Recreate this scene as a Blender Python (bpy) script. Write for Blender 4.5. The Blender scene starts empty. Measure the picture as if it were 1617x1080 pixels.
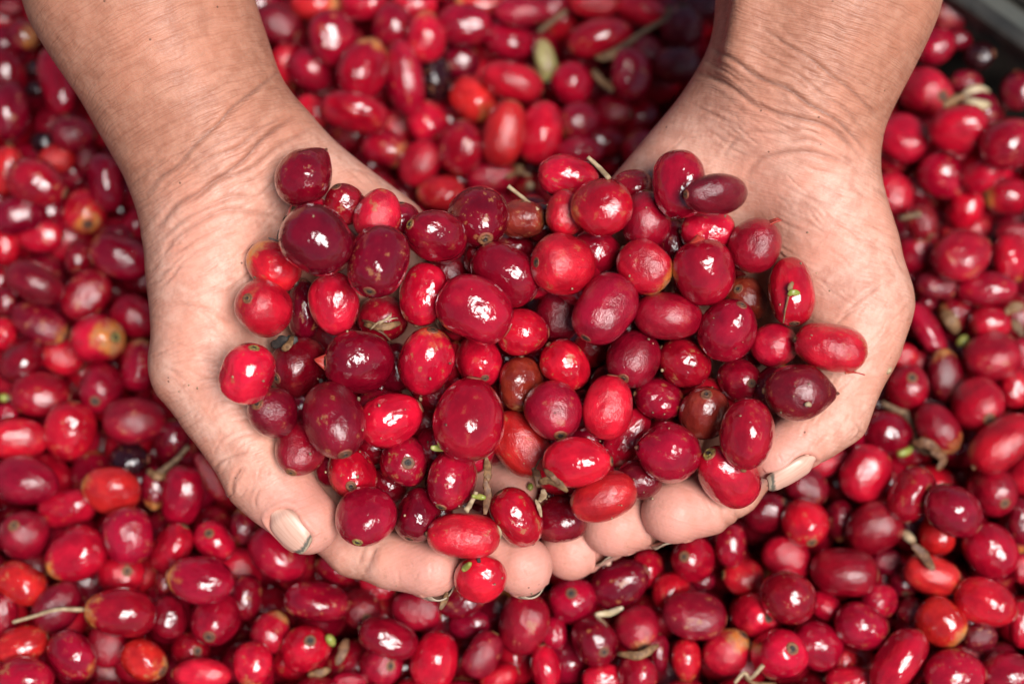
import bpy, math, random, colorsys
import numpy as np
from mathutils import Matrix, Vector

# ------------------------------------------------------------------ camera, light, exposure
U = 0.000165                 # metres per length unit (one unit = 0.165 mm)
D = 2900.0                   # camera to plane of focus, in units
TILT = math.radians(22.0)    # camera leans this much from straight down
BED_W = -470.0               # how far the bed lies behind the hands along the view axis
H0 = -BED_W * math.cos(TILT) * U
CT, ST = math.cos(TILT), math.sin(TILT)

scene = bpy.context.scene
cd = bpy.data.cameras.new('camera'); cam = bpy.data.objects.new('camera', cd)
scene.collection.objects.link(cam); scene.camera = cam
cam.rotation_euler = (TILT, 0, 0)
cam.location = (0, -D * ST * U, H0 + D * CT * U)
cd.sensor_width = 36.0
cd.lens = 36.0 * D / 1617.0
cd.clip_start = 0.01; cd.clip_end = 50.0
cd.dof.use_dof = True
cd.dof.focus_distance = (D - 15) * U
cd.dof.aperture_fstop = 6.0
cd.dof.aperture_blades = 9

def view_to_world(v):
    v = np.asarray(v, float)
    X, Y, W = v[..., 0], v[..., 1], v[..., 2]
    return np.stack([X * U, (Y * CT - W * ST) * U, (Y * ST + W * CT) * U + H0], -1)
RV = Matrix(((1, 0, 0), (0, CT, -ST), (0, ST, CT)))      # view axes as columns

def at(px, py, w):
    s = (D - w) / D
    return np.array([(px - 808.5) * s, (540 - py) * s, w])

sun_dir_view = Vector((0.30, 0.0, 0.955)).normalized()
sun_dir = (RV @ sun_dir_view).normalized()
elev = math.asin(sun_dir.z); azim = math.atan2(sun_dir.x, sun_dir.y)
world = bpy.data.worlds.new('World'); scene.world = world; world.use_nodes = True
wn = world.node_tree.nodes; wl = world.node_tree.links
bg = wn['Background']
sky = wn.new('ShaderNodeTexSky'); sky.sky_type = 'NISHITA'; sky.sun_disc = False
sky.sun_elevation = elev; sky.sun_rotation = azim
sky.air_density = 1.0; sky.dust_density = 1.0
wl.new(sky.outputs[0], bg.inputs[0]); bg.inputs[1].default_value = 0.05
sd = bpy.data.lights.new('sun', 'SUN'); so = bpy.data.objects.new('sun', sd)
scene.collection.objects.link(so)
sd.energy = 4.5; sd.angle = math.radians(30); sd.color = (1.0, 0.972, 0.945)
so.rotation_euler = sun_dir.to_track_quat('Z', 'Y').to_euler()
scene.view_settings.view_transform = 'Standard'; scene.view_settings.look = 'None'
scene.view_settings.gamma = 1.0; scene.view_settings.exposure = 0.33
scene.cycles.use_denoising = True
scene.cycles.max_bounces = 6; scene.cycles.diffuse_bounces = 3; scene.cycles.glossy_bounces = 3

COL = scene.collection
def link(o): COL.objects.link(o); return o
def mesh_obj(name, verts, faces, mat=None, parent=None, smooth=True):
    me = bpy.data.meshes.new(name)
    me.from_pydata([tuple(v) for v in verts], [], [tuple(f) for f in faces])
    if smooth: me.polygons.foreach_set('use_smooth', [True] * len(me.polygons))
    if mat: me.materials.append(mat)
    me.update()
    o = link(bpy.data.objects.new(name, me))
    if parent: o.parent = parent
    return o
def big_mesh(name, V, Q, mat):
    me = bpy.data.meshes.new(name)
    nv, nq, k = len(V), len(Q), Q.shape[1]
    me.vertices.add(nv); me.vertices.foreach_set('co', np.ascontiguousarray(V, np.float32).ravel())
    me.loops.add(nq * k); me.loops.foreach_set('vertex_index', np.ascontiguousarray(Q, np.int32).ravel())
    me.polygons.add(nq); me.polygons.foreach_set('loop_start', np.arange(0, nq * k, k, dtype=np.int32))
    me.update(calc_edges=True)
    me.polygons.foreach_set('use_smooth', np.ones(nq, bool))
    me.materials.append(mat); me.update()
    return me
def vec_attr(me, name, A):
    a = me.attributes.new(name, 'FLOAT_VECTOR', 'POINT')
    a.data.foreach_set('vector', np.ascontiguousarray(A, np.float32).ravel())
def tag(o, label, cat, group=None, kind=None):
    if label: o['label'] = label
    if cat: o['category'] = cat
    if group: o['group'] = group
    if kind: o['kind'] = kind
    return o

# ------------------------------------------------------------------ node helper
class NT:
    def __init__(s, name):
        s.m = bpy.data.materials.new(name); s.m.use_nodes = True
        s.t = s.m.node_tree; s.n = s.t.nodes; s.b = s.n['Principled BSDF']
    def link(s, a, b): s.t.links.new(a, b)
    def put(s, sock, v):
        if v is None: return
        if isinstance(v, bpy.types.NodeSocket): s.link(v, sock)
        elif isinstance(v, (tuple, list)):
            sock.default_value = tuple(v) + ((1,) if len(v) == 3 and sock.type == 'RGBA' else ())
        else: sock.default_value = v
    def attr(s, name, out='Vector', typ='GEOMETRY'):
        a = s.n.new('ShaderNodeAttribute'); a.attribute_name = name; a.attribute_type = typ
        return a.outputs[out]
    def vmath(s, op, a, b=None):
        n = s.n.new('ShaderNodeVectorMath'); n.operation = op; s.put(n.inputs[0], a); s.put(n.inputs[1], b)
        return n.outputs[0]
    def math(s, op, a, b=None, clamp=False):
        n = s.n.new('ShaderNodeMath'); n.operation = op; n.use_clamp = clamp
        s.put(n.inputs[0], a); s.put(n.inputs[1], b); return n.outputs[0]
    def noise(s, vec, scale, detail=2.0, rough=0.5):
        n = s.n.new('ShaderNodeTexNoise'); s.put(n.inputs['Vector'], vec)
        n.inputs['Scale'].default_value = scale; n.inputs['Detail'].default_value = detail
        n.inputs['Roughness'].default_value = rough; return n.outputs['Fac']
    def voro(s, vec, scale, feat='F1'):
        n = s.n.new('ShaderNodeTexVoronoi'); n.feature = feat; s.put(n.inputs['Vector'], vec)
        n.inputs['Scale'].default_value = scale; return n.outputs['Distance']
    def ramp(s, f, lo, hi, a=0.0, b=1.0):
        n = s.n.new('ShaderNodeMapRange'); n.interpolation_type = 'SMOOTHSTEP'
        s.put(n.inputs['Value'], f); s.put(n.inputs['From Min'], lo); s.put(n.inputs['From Max'], hi)
        s.put(n.inputs['To Min'], a); s.put(n.inputs['To Max'], b); return n.outputs[0]
    def mix(s, f, a, b, typ='MIX'):
        n = s.n.new('ShaderNodeMix'); n.data_type = 'RGBA'; n.blend_type = typ
        s.put(n.inputs[0], f); s.put(n.inputs[6], a); s.put(n.inputs[7], b); return n.outputs[2]
    def sep(s, v):
        n = s.n.new('ShaderNodeSeparateXYZ'); s.put(n.inputs[0], v); return n.outputs
    def comb(s, x, y, z):
        n = s.n.new('ShaderNodeCombineXYZ')
        for i, v in enumerate((x, y, z)): s.put(n.inputs[i], v)
        return n.outputs[0]
    def bump(s, h, strength, dist, normal=None):
        n = s.n.new('ShaderNodeBump'); s.put(n.inputs['Height'], h)
        n.inputs['Strength'].default_value = strength; n.inputs['Distance'].default_value = dist
        if normal is not None: s.link(normal, n.inputs['Normal'])
        return n.outputs[0]
    def set(s, **k):
        for key, v in k.items(): s.put(s.b.inputs[key.replace('_', ' ')], v)

def simple_mat(name, c1, c2, rough=0.6, scale=300.0, bump=0.3, bdist=0.0004):
    m = NT(name); tc = m.n.new('ShaderNodeTexCoord').outputs['Object']
    n = m.noise(tc, scale, 4.0, 0.6)
    m.set(Base_Color=m.mix(m.ramp(n, 0.35, 0.65), c1, c2), Roughness=rough)
    m.link(m.bump(n, bump, bdist), m.b.inputs['Normal'])
    return m.m

# ------------------------------------------------------------------ cherry skin
def cherry_material(name, joined):
    m = NT(name)
    loc = m.attr('loc')
    if joined:
        tint = m.attr('tint', 'Color'); extra = m.sep(m.attr('extra')); rnd, patch = extra[0], extra[1]
    else:
        oi = m.n.new('ShaderNodeObjectInfo'); tint = oi.outputs['Color']; rnd = oi.outputs['Random']; patch = oi.outputs['Alpha']
    off = m.vmath('ADD', loc, m.comb(m.math('MULTIPLY', rnd, 71.0), m.math('MULTIPLY', rnd, 37.0), m.math('MULTIPLY', rnd, 113.0)))
    z = m.sep(loc)[2]
    n1 = m.noise(off, 1.3, 3.0, 0.55)
    streak = m.noise(m.vmath('MULTIPLY', off, (5.0, 5.0, 0.7)), 1.4, 3.0, 0.6)
    col = m.mix(m.ramp(n1, 0.3, 0.72), m.mix(1.0, tint, (0.62, 0.5, 0.62), 'MULTIPLY'), m.mix(1.0, tint, (1.08, 1.15, 1.1), 'MULTIPLY'))
    col = m.mix(m.ramp(streak, 0.52, 0.78, 0.0, 0.5), col, m.mix(1.0, tint, (0.6, 0.5, 0.7), 'MULTIPLY'))
    # unripe yellow or tan shoulder at one end
    edge = m.math('ADD', z, m.math('MULTIPLY', m.math('SUBTRACT', m.noise(off, 2.2, 4.0, 0.6), 0.5), 1.1))
    lim = m.math('SUBTRACT', 1.25, m.math('MULTIPLY', patch, 1.15))
    pm = m.ramp(edge, lim, m.math('ADD', lim, 0.45))
    pm = m.math('MULTIPLY', pm, m.ramp(patch, 0.02, 0.3))
    pcol = m.mix(m.ramp(m.noise(off, 3.0, 3.0), 0.35, 0.65), (0.62, 0.22, 0.04), (0.44, 0.23, 0.09))
    col = m.mix(m.math('MULTIPLY', pm, 0.85), col, pcol)
    # scuffs: small tan scars
    sc = m.ramp(m.noise(off, 2.6, 5.0, 0.65), 0.585, 0.67)
    sc = m.math('MULTIPLY', sc, m.ramp(rnd, 0.25, 0.75))
    col = m.mix(m.math('MULTIPLY', sc, 0.7), col, (0.32, 0.12, 0.04))
    # freckles
    v = m.voro(off, 6.0)
    fr = m.ramp(v, 0.035, 0.075, 1.0, 0.0)
    fr = m.math('MULTIPLY', fr, m.ramp(m.noise(off, 3.1, 1.0), 0.5, 0.6))
    col = m.mix(m.math('MULTIPLY', fr, 0.6), col, (0.10, 0.035, 0.02))
    v2 = m.ramp(m.voro(off, 13.0), 0.05, 0.12, 1.0, 0.0)
    col = m.mix(m.math('MULTIPLY', v2, 0.16), col, (0.6, 0.25, 0.2))
    fine = m.noise(off, 16.0, 3.0, 0.65); mid = m.noise(off, 4.2, 2.0, 0.5); low = m.noise(off, 1.7, 1.0)
    rough = m.math('ADD', m.ramp(m.noise(off, 2.3, 4.0, 0.7), 0.38, 0.72, 0.08, 0.18), m.math('MULTIPLY', sc, 0.3))
    m.set(Base_Color=col, Roughness=rough, IOR=1.38)
    m.b.inputs['Coat Weight'].default_value = 0.9; m.put(m.b.inputs['Coat Roughness'], m.math('ADD', m.ramp(m.noise(off, 2.9, 3.0, 0.6), 0.4, 0.7, 0.035, 0.10), m.math('MULTIPLY', sc, 0.3))); m.b.inputs['Coat IOR'].default_value = 1.45
    fs = m.ramp(m.math('FRACT', m.math('MULTIPLY', rnd, 7.3)), 0.4, 0.95, 0.03, 0.30)
    h = m.math('ADD', m.math('MULTIPLY', fine, fs), m.math('ADD', m.math('MULTIPLY', mid, 0.30), m.math('MULTIPLY', low, 0.9)))
    h = m.math('SUBTRACT', h, m.math('MULTIPLY', sc, 0.10))
    nb = m.bump(h, 0.55, 0.0012)
    m.link(nb, m.b.inputs['Normal'])
    m.link(m.bump(m.math('ADD', m.math('MULTIPLY', mid, 0.4), m.math('ADD', low, m.math('MULTIPLY', fine, fs))), 0.65, 0.0013), m.b.inputs['Coat Normal'])
    return m.m
MAT_CHERRY = cherry_material('cherry_skin', False)
MAT_BED = cherry_material('cherry_skin_bed', True)

def scar_material():
    m = NT('calyx_scar_skin'); loc = m.attr('loc'); x, y, z = m.sep(loc)
    r = m.math('SQRT', m.math('ADD', m.math('MULTIPLY', x, x), m.math('MULTIPLY', y, y)))
    oi = m.n.new('ShaderNodeObjectInfo'); rnd = oi.outputs['Random']
    n = m.noise(m.vmath('ADD', loc, m.comb(m.math('MULTIPLY', rnd, 31.0), rnd, rnd)), 14.0, 3.0, 0.6)
    ring = m.mix(m.ramp(rnd, 0.2, 0.8), (0.21, 0.085, 0.03), (0.13, 0.045, 0.022))
    ring = m.mix(m.ramp(rnd, 0.86, 0.92), ring, (0.32, 0.25, 0.06))
    n2 = m.noise(m.vmath('ADD', loc, m.comb(rnd, m.math('MULTIPLY', rnd, 53.0), rnd)), 7.0, 4.0, 0.65)
    ring = m.mix(m.ramp(n2, 0.4, 0.65), ring, (0.09, 0.035, 0.02))
    rr = m.math('ADD', r, m.math('MULTIPLY', m.math('SUBTRACT', n, 0.5), 0.16))
    core = m.math('ADD', 0.03, m.math('MULTIPLY', m.math('FRACT', m.math('MULTIPLY', rnd, 9.7)), 0.07))
    col = m.mix(m.ramp(rr, core, m.math('ADD', core, 0.05)), (0.02, 0.012, 0.01), ring)
    col = m.mix(m.ramp(rr, 0.19, 0.235, 0.0, 0.75), col, (0.26, 0.05, 0.025))
    m.set(Base_Color=col, Roughness=0.6)
    m.link(m.bump(n, 0.5, 0.0004), m.b.inputs['Normal'])
    return m.m
MAT_SCAR = scar_material()
MAT_PEEL = simple_mat('torn_peel', (0.36, 0.012, 0.016), (0.42, 0.07, 0.04), 0.3, 500)
MAT_TIP = simple_mat('dry_tip', (0.10, 0.02, 0.015), (0.16, 0.06, 0.03), 0.6, 600)
MAT_TWIG = simple_mat('dry_twig', (0.20, 0.115, 0.06), (0.09, 0.045, 0.024), 0.75, 500, 0.6)
MAT_PALE = simple_mat('pale_stalk', (0.44, 0.32, 0.19), (0.28, 0.18, 0.10), 0.7, 500, 0.5)
MAT_HUSK = simple_mat('dry_husk', (0.12, 0.055, 0.022), (0.25, 0.13, 0.055), 0.65, 600, 0.6)
MAT_BROWN = simple_mat('brown_bract', (0.10, 0.04, 0.02), (0.20, 0.09, 0.04), 0.6, 600, 0.6)
MAT_GREEN = simple_mat('green_bud', (0.20, 0.24, 0.03), (0.30, 0.28, 0.07), 0.4, 500, 0.2)
MAT_PETAL = simple_mat('cream_floret', (0.58, 0.47, 0.32), (0.42, 0.32, 0.17), 0.55, 400, 0.3)
MAT_DARK = simple_mat('dark_stub', (0.02, 0.018, 0.016), (0.045, 0.035, 0.03), 0.6, 800, 0.6)
MAT_SOIL = simple_mat('soil_fleck', (0.08, 0.05, 0.03), (0.45, 0.32, 0.18), 0.9, 300, 0.2)
MAT_SEED = simple_mat('green_unripe_skin', (0.50, 0.42, 0.16), (0.40, 0.36, 0.10), 0.35, 250, 0.3)

# ------------------------------------------------------------------ cherry meshes (unit size: z from -1 to 1)
def cherry_grid(variant, nseg, nring):
    rg = random.Random(100 + variant)
    e = (2.0, 2.15, 2.3, 2.05, 2.0, 2.4)[variant % 6]
    flat = (1.0, 0.95, 0.93, 0.97, 0.9, 0.96)[variant % 6] - (0.04 if variant > 6 else 0)
    taper = (0.0, 0.07, -0.05, 0.12, 0.04, 0.02)[variant % 6]
    lob = (0.01, 0.025, 0.04, 0.01, 0.035, 0.02)[variant % 6] + (0.012 if variant > 6 else 0)
    ph = [rg.uniform(0, 6.28) for _ in range(4)]
    pointed = variant == 6
    V = []; F = []
    V.append((0, 0, 0.985))
    for i in range(1, nring):
        th = math.pi * i / nring
        z = math.cos(th); r = (1 - abs(z) ** e) ** (1 / e)
        r *= 1 - taper * z
        if pointed and z > 0.3: z = z + 0.12 * ((z - 0.3) / 0.7) ** 3; r *= 1 - 0.25 * ((min(z, 1) - 0.3) / 0.7) ** 2
        side = 1 - 0.05 * (variant % 3) * math.exp(-((z - 0.2) / 0.5) ** 2)
        zz = z - (0.03 * math.exp(-((r / 0.16) ** 2)) if z > 0 and not pointed else 0)
        for j in range(nseg):
            a = 2 * math.pi * j / nseg
            k = 1 + lob * math.cos(2 * a + ph[0]) * (1 - z * z) + 0.02 * math.sin(3 * a + ph[1] + 2 * z) * max(0, 1 - z * z) + 0.015 * math.cos(a + ph[2] + 5 * z) * max(0, 1 - z * z)
            if math.cos(a - ph[3]) > 0.75: k *= 1 - (1 - side) * (math.cos(a - ph[3]) - 0.75) / 0.25
            V.append((r * k * math.cos(a), r * k * flat * math.sin(a), zz))
    V.append((0, 0, -0.985))
    for j in range(nseg): F.append((0, 1 + j, 1 + (j + 1) % nseg))
    for i in range(nring - 2):
        for j in range(nseg):
            a = 1 + i * nseg + j; b = 1 + i * nseg + (j + 1) % nseg
            F.append((a, a + nseg, b + nseg, b))
    base = 1 + (nring - 2) * nseg
    for j in range(nseg): F.append((base + j, len(V) - 1, base + (j + 1) % nseg))
    return np.array(V), F
CHERRY_MESH = []
for v in range(12):
    V, F = cherry_grid(v, 28, 20)
    me = bpy.data.meshes.new('cherry'); me.from_pydata([tuple(p) for p in V], [], F)
    me.polygons.foreach_set('use_smooth', [True] * len(F)); me.materials.append(MAT_CHERRY)
    vec_attr(me, 'loc', V); me.update(); CHERRY_MESH.append(me)
def lathe(profile, nseg, wob=0.0, seed=0):
    rg = random.Random(seed); V = []; F = []
    for i, (r, z) in enumerate(profile):
        for j in range(nseg):
            a = 2 * math.pi * j / nseg; k = 1 + rg.uniform(-wob, wob)
            V.append((r * k * math.cos(a), r * k * math.sin(a), z))
    for i in range(len(profile) - 1):
        for j in range(nseg):
            a = i * nseg + j; b = i * nseg + (j + 1) % nseg
            F.append((a, b, b + nseg, a + nseg))
    F.append(tuple(range(nseg))[::-1]); n = len(profile) - 1
    F.append(tuple(n * nseg + j for j in range(nseg)))
    return V, F
def shared(name, V, F, mat, loc=True):
    me = bpy.data.meshes.new(name); me.from_pydata([tuple(p) for p in V], [], F)
    me.polygons.foreach_set('use_smooth', [True] * len(F)); me.materials.append(mat)
    if loc: vec_attr(me, 'loc', np.array(V, float))
    me.update(); return me
V, F = lathe([(0.25, 0.90), (0.245, 0.978), (0.21, 0.998), (0.17, 1.004), (0.135, 0.985), (0.115, 0.985), (0.095, 1.01), (0.05, 1.008), (0.03, 0.985)], 20, 0.05, 3)
SCAR_MESH = shared('calyx_scar', V, F, MAT_SCAR)
V, F = lathe([(0.13, -0.9), (0.13, -1.0), (0.09, -1.05), (0.05, -1.06), (0.03, -1.03)], 12, 0.08, 4)
STEM_MESH = shared('stem_scar', V, F, MAT_SCAR)
V, F = lathe([(0.10, 0.9), (0.07, 1.04), (0.075, 1.16), (0.05, 1.19)], 10, 0.1, 5)
STUB_MESH = shared('stalk_stub', V, F, MAT_DARK)
V, F = lathe([(0.18, 0.97), (0.11, 1.06), (0.06, 1.13), (0.02, 1.18)], 12, 0.06, 6)
TIP_MESH = shared('pointed_tip', V, F, MAT_TIP)
def flap_mesh():
    V = []; F = []; n, m = 8, 6
    for s in (0, 1):
        for i in range(n + 1):
            t = i / n
            for j in range(m + 1):
                u = (j / m - 0.5) * 2
                w = 0.36 * (1 - t ** 1.6) + 0.015
                V.append((u * w, 0.10 * math.sin(3 * u) * t + 0.25 * t * t - 0.12 * u * u * (1 - t) + (0.035 if s else 0), 0.74 + 0.5 * t))
    k = (n + 1) * (m + 1)
    for i in range(n):
        for j in range(m):
            a = i * (m + 1) + j
            F.append((a, a + 1, a + m + 2, a + m + 1)); F.append((k + a, k + a + m + 1, k + a + m + 2, k + a + 1))
    rim = [j for j in range(m + 1)] + [i * (m + 1) + m for i in range(1, n + 1)] + [n * (m + 1) + j for j in range(m - 1, -1, -1)] + [i * (m + 1) for i in range(n - 1, 0, -1)]
    for a, b in zip(rim, rim[1:] + rim[:1]): F.append((a, k + a, k + b, b))
    return shared('torn_peel', V, F, MAT_PEEL)
FLAP_MESH = flap_mesh()
# ------------------------------------------------------------------ hands: one continuous surface each, from blended tapered limbs
def cone(a, b):
    pa, pb = at(*a[:3]), at(*b[:3])
    ra, rb = a[3] * (D - a[2]) / D, b[3] * (D - b[2]) / D
    return (pa.astype(np.float32), pb.astype(np.float32), ra, rb)
def sd_cone(P, c):
    a, b, ra, rb = c
    ba = b - a; pa = P - a
    t = np.clip((pa @ ba) / float(ba @ ba), 0, 1)
    q = pa - t[..., None] * ba
    return np.sqrt((q * q).sum(-1)) - (ra + t * (rb - ra))
def smin(a, b, k):
    h = np.maximum(k - np.abs(a - b), 0) / k
    return np.minimum(a, b) - h * h * h * k / 6.0
class Hand:
    def __init__(s, body, chains, kb=60, kc=22, kj=45):
        s.body = [(cone(a, b), k) for a, b, k in body]
        s.chains = [[cone(a, b) for a, b in zip(ch, ch[1:])] for ch in chains]
        s.kc, s.kj = kc, kj
    def sdf(s, P):
        P = np.asarray(P, np.float32)
        d = None
        for c, k in s.body:
            e = sd_cone(P, c); d = e if d is None else smin(d, e, k)
        out = d
        for i, ch in enumerate(s.chains):
            f = None
            for c in ch:
                e = sd_cone(P, c); f = e if f is None else smin(f, e, s.kc)
            out = smin(out, smin(d, f, s.kj), 3.0)
        return out
    def grad(s, P, e=1.5):
        g = np.stack([s.sdf(P + np.eye(3, dtype=np.float32)[i] * e) - s.sdf(P - np.eye(3, dtype=np.float32)[i] * e) for i in range(3)], -1)
        return g / (np.linalg.norm(g, axis=-1, keepdims=True) + 1e-9)

LEFT = Hand(
    body=[((40, -700, -100, 190), (215, -20, -105, 164), 60), ((215, -20, -105, 164), (333, 222, -125, 143), 60),
          ((338, 245, -125, 132), (345, 400, -110, 104), 60), ((345, 390, -112, 106), (326, 560, -80, 87), 60),
          ((432, 275, -140, 100), (590, 392, -175, 95), 70), ((400, 380, -215, 100), (520, 600, -300, 85), 70),
          ((570, 420, -240, 92), (660, 560, -310, 75), 70), ((355, 500, -160, 92), (440, 690, -190, 68), 60),
          ((440, 690, -205, 66), (660, 560, -310, 72), 60),
          ((215, -60, 30, 22), (300, 110, -5, 20), 40)],
    chains=[[(326, 585, -78, 85), (350, 630, -72, 73), (416, 748, -52, 63), (440, 775, -42, 57), (484, 822, -25, 52)],
            [(440, 690, -190, 60), (505, 815, -135, 48), (560, 866, -95, 40), (620, 885, -70, 43), (681, 899, -50, 46)],
            [(530, 680, -270, 56), (640, 800, -190, 47), (735, 850, -115, 42), (780, 876, -90, 45), (824, 895, -65, 48)],
            [(600, 630, -300, 54), (700, 720, -240, 46), (760, 750, -190, 42), (806, 772, -145, 44)],
            [(650, 560, -310, 46), (740, 650, -270, 42), (790, 700, -220, 38)]])
RIGHT = Hand(
    body=[((1500, -700, -140, 190), (1310, -20, -110, 166), 60), ((1310, -20, -110, 166), (1251, 168, -125, 146), 60),
          ((1258, 225, -125, 120), (1314, 385, -105, 92), 60), ((1314, 385, -105, 92), (1347, 475, -85, 87), 60),
          ((1178, 192, -135, 102), (1045, 335, -180, 95), 70), ((1235, 260, -185, 110), (1120, 480, -290, 85), 70),
          ((1060, 360, -240, 92), (1000, 540, -310, 75), 70), ((1300, 420, -150, 98), (1275, 600, -195, 68), 60),
          ((1270, 600, -205, 66), (1000, 540, -310, 72), 60),
          ((1190, -60, 12, 26), (1172, 95, -18, 22), 70)],
    chains=[[(1350, 478, -85, 87), (1345, 540, -75, 74), (1314, 652, -55, 56), (1285, 678, -45, 50), (1226, 722, -25, 43)],
            [(1275, 580, -195, 58), (1236, 688, -165, 45), (1162, 772, -105, 38), (1115, 795, -80, 44), (1063, 806, -60, 50)],
            [(1190, 610, -260, 58), (1150, 740, -190, 48), (1078, 792, -150, 40), (1025, 815, -125, 46), (972, 829, -105, 51)],
            [(1100, 600, -300, 55), (1080, 730, -230, 48), (1000, 800, -190, 40), (950, 840, -165, 44), (901, 868, -150, 47)],
            [(1010, 560, -310, 46), (980, 690, -270, 42), (900, 750, -220, 38)]])
def both_sdf(P): return np.minimum(LEFT.sdf(P), RIGHT.sdf(P))

def surface_nets(f, lo, h):
    n = np.array(f.shape); s = f < 0
    c = np.zeros(n - 1, np.uint8)
    offs = [(i, j, k) for i in (0, 1) for j in (0, 1) for k in (0, 1)]
    for i, j, k in offs: c += s[i:n[0] - 1 + i, j:n[1] - 1 + j, k:n[2] - 1 + k]
    act = np.argwhere((c > 0) & (c < 8))
    idx = -np.ones(n - 1, np.int64); idx[tuple(act.T)] = np.arange(len(act))
    acc = np.zeros((len(act), 3)); cnt = np.zeros(len(act))
    for a in offs:
        for ax in range(3):
            if a[ax]: continue
            b = list(a); b[ax] = 1
            fa = f[tuple((act + a).T)]; fb = f[tuple((act + b).T)]
            m = (fa < 0) != (fb < 0)
            t = fa[m] / (fa[m] - fb[m])
            p = np.repeat(np.array(a, float)[None], m.sum(), 0); p[:, ax] += t
            acc[m] += p; cnt[m] += 1
    V = (act + acc / cnt[:, None]) * h + lo
    Q = []
    for ax in range(3):
        u, v = (ax + 1) % 3, (ax + 2) % 3
        sl0 = [slice(None)] * 3; sl1 = [slice(None)] * 3
        sl0[ax] = slice(0, n[ax] - 1); sl1[ax] = slice(1, n[ax])
        a, b = s[tuple(sl0)], s[tuple(sl1)]
        e = np.argwhere(a != b)
        e = e[(e[:, u] > 0) & (e[:, v] > 0) & (e[:, u] < n[u] - 1) & (e[:, v] < n[v] - 1)]
        def cell(du, dv):
            q = e.copy(); q[:, u] += du; q[:, v] += dv; return idx[tuple(q.T)]
        q = np.stack([cell(-1, -1), cell(0, -1), cell(0, 0), cell(-1, 0)], 1)
        flip = ~a[tuple(e.T)]
        q[flip] = q[flip][:, ::-1]
        Q.append(q)
    return V, np.concatenate(Q)
def subdivide(V, Q):
    nv = len(V)
    E = np.stack([Q, np.roll(Q, -1, 1)], -1).reshape(-1, 2); E.sort(1)
    key, inv = np.unique(E[:, 0] * np.int64(nv) + E[:, 1], return_inverse=True)
    a, b = key // nv, key % nv
    mid = (V[a] + V[b]) / 2; fc = V[Q].mean(1)
    em = inv.reshape(-1, 4) + nv; fi = np.arange(len(Q)) + nv + len(mid)
    NQ = np.concatenate([np.stack([Q[:, i], em[:, i], fi, em[:, (i + 3) % 4]], 1) for i in range(4)])
    return np.concatenate([V, mid, fc]), NQ
def snap(hand, V, it=3):
    for _ in range(it):
        V = V - hand.grad(V, 2.0) * hand.sdf(V)[:, None] * 0.9
    return V
def seg_dist(px, py, poly, warp=None):
    P = np.stack([px, py], -1); best = np.full(len(P), 1e9); bt = np.zeros(len(P)); L = 0
    tot = sum(math.dist(a, b) for a, b in zip(poly, poly[1:]))
    for a, b in zip(poly, poly[1:]):
        a = np.array(a, float); b = np.array(b, float); ba = b - a
        t = np.clip(((P - a) @ ba) / (ba @ ba), 0, 1)
        d = np.linalg.norm(P - a - t[:, None] * ba, axis=1)
        m = d < best; best[m] = d[m]; l = math.dist(a, b); bt[m] = (L + t[m] * l) / tot; L += l
    return best, bt
def smooth_poly(p, n=6):
    p = [np.array(q, float) for q in p]; p = [2 * p[0] - p[1]] + p + [2 * p[-1] - p[-2]]; out = []
    for i in range(1, len(p) - 2):
        for k in range(n):
            t = k / n
            out.append(0.5 * ((2 * p[i]) + (-p[i - 1] + p[i + 1]) * t + (2 * p[i - 1] - 5 * p[i] + 4 * p[i + 1] - p[i + 2]) * t * t + (-p[i - 1] + 3 * p[i] - 3 * p[i + 1] + p[i + 2]) * t ** 3))
    out.append(p[-2]); return [tuple(q) for q in out]

# skin folds: (path, half width, depth, darkness)
FOLDS_L = [
    ([(445, 108), (430, 123), (377, 160), (347, 195), (314, 227), (278, 261), (251, 282), (227, 310)], 3.4, 3.2, 0.75),
    ([(455, 182), (416, 200), (380, 227), (343, 247), (302, 269), (268, 296)], 2.6, 1.8, 0.45),
    ([(470, 184), (439, 204), (404, 231), (380, 255), (351, 280), (322, 298), (292, 314), (267, 335), (245, 363)], 4.0, 4.2, 0.9),
    ([(498, 200), (460, 222), (430, 243), (404, 261), (375, 276), (333, 290), (300, 318)], 3.6, 3.4, 0.6),
    ([(420, 311), (384, 311), (343, 320), (306, 335), (282, 351), (251, 380)], 3.4, 2.4, 0.45),
    ([(455, 355), (449, 351), (420, 339), (380, 334), (343, 336), (302, 355), (271, 378), (255, 402)], 3.6, 3.0, 0.5),
    ([(398, 146), (360, 186), (325, 210), (290, 240), (262, 262)], 2.2, 1.0, 0.3),
    ([(430, 175), (395, 200), (340, 232), (280, 275), (240, 320)], 2.2, 1.2, 0.35),
    ([(350, 355), (310, 375), (275, 405)], 2.6, 1.2, 0.3), ([(390, 365), (335, 380), (290, 415), (262, 450)], 2.4, 1.1, 0.3),
    ([(264, 478), (300, 480), (335, 490), (371, 509)], 2.4, 1.2, 0.35), ([(295, 470), (335, 455), (372, 440)], 2.2, 1.0, 0.3),
    ([(300, 575), (320, 568), (352, 570)], 2.4, 1.3, 0.3), ([(310, 603), (330, 600), (356, 598)], 2.6, 1.6, 0.4), ([(345, 633), (365, 630), (385, 640)], 2.6, 1.4, 0.3),
    ([(338, 742), (350, 729), (371, 718), (392, 712)], 2.6, 1.9, 0.6), ([(366, 782), (367, 768), (373, 749), (386, 735)], 2.6, 1.9, 0.6), ([(352, 706), (375, 690), (400, 684)], 2.2, 1.0, 0.35),
    ([(405, 800), (404, 788), (410, 772)], 2.0, 1.0, 0.4),
    ([(574, 905), (584, 886), (592, 862)], 5.0, 2.6, 0.25), ([(568, 892), (574, 874), (578, 858)], 3.0, 1.2, 0.2)]
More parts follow.
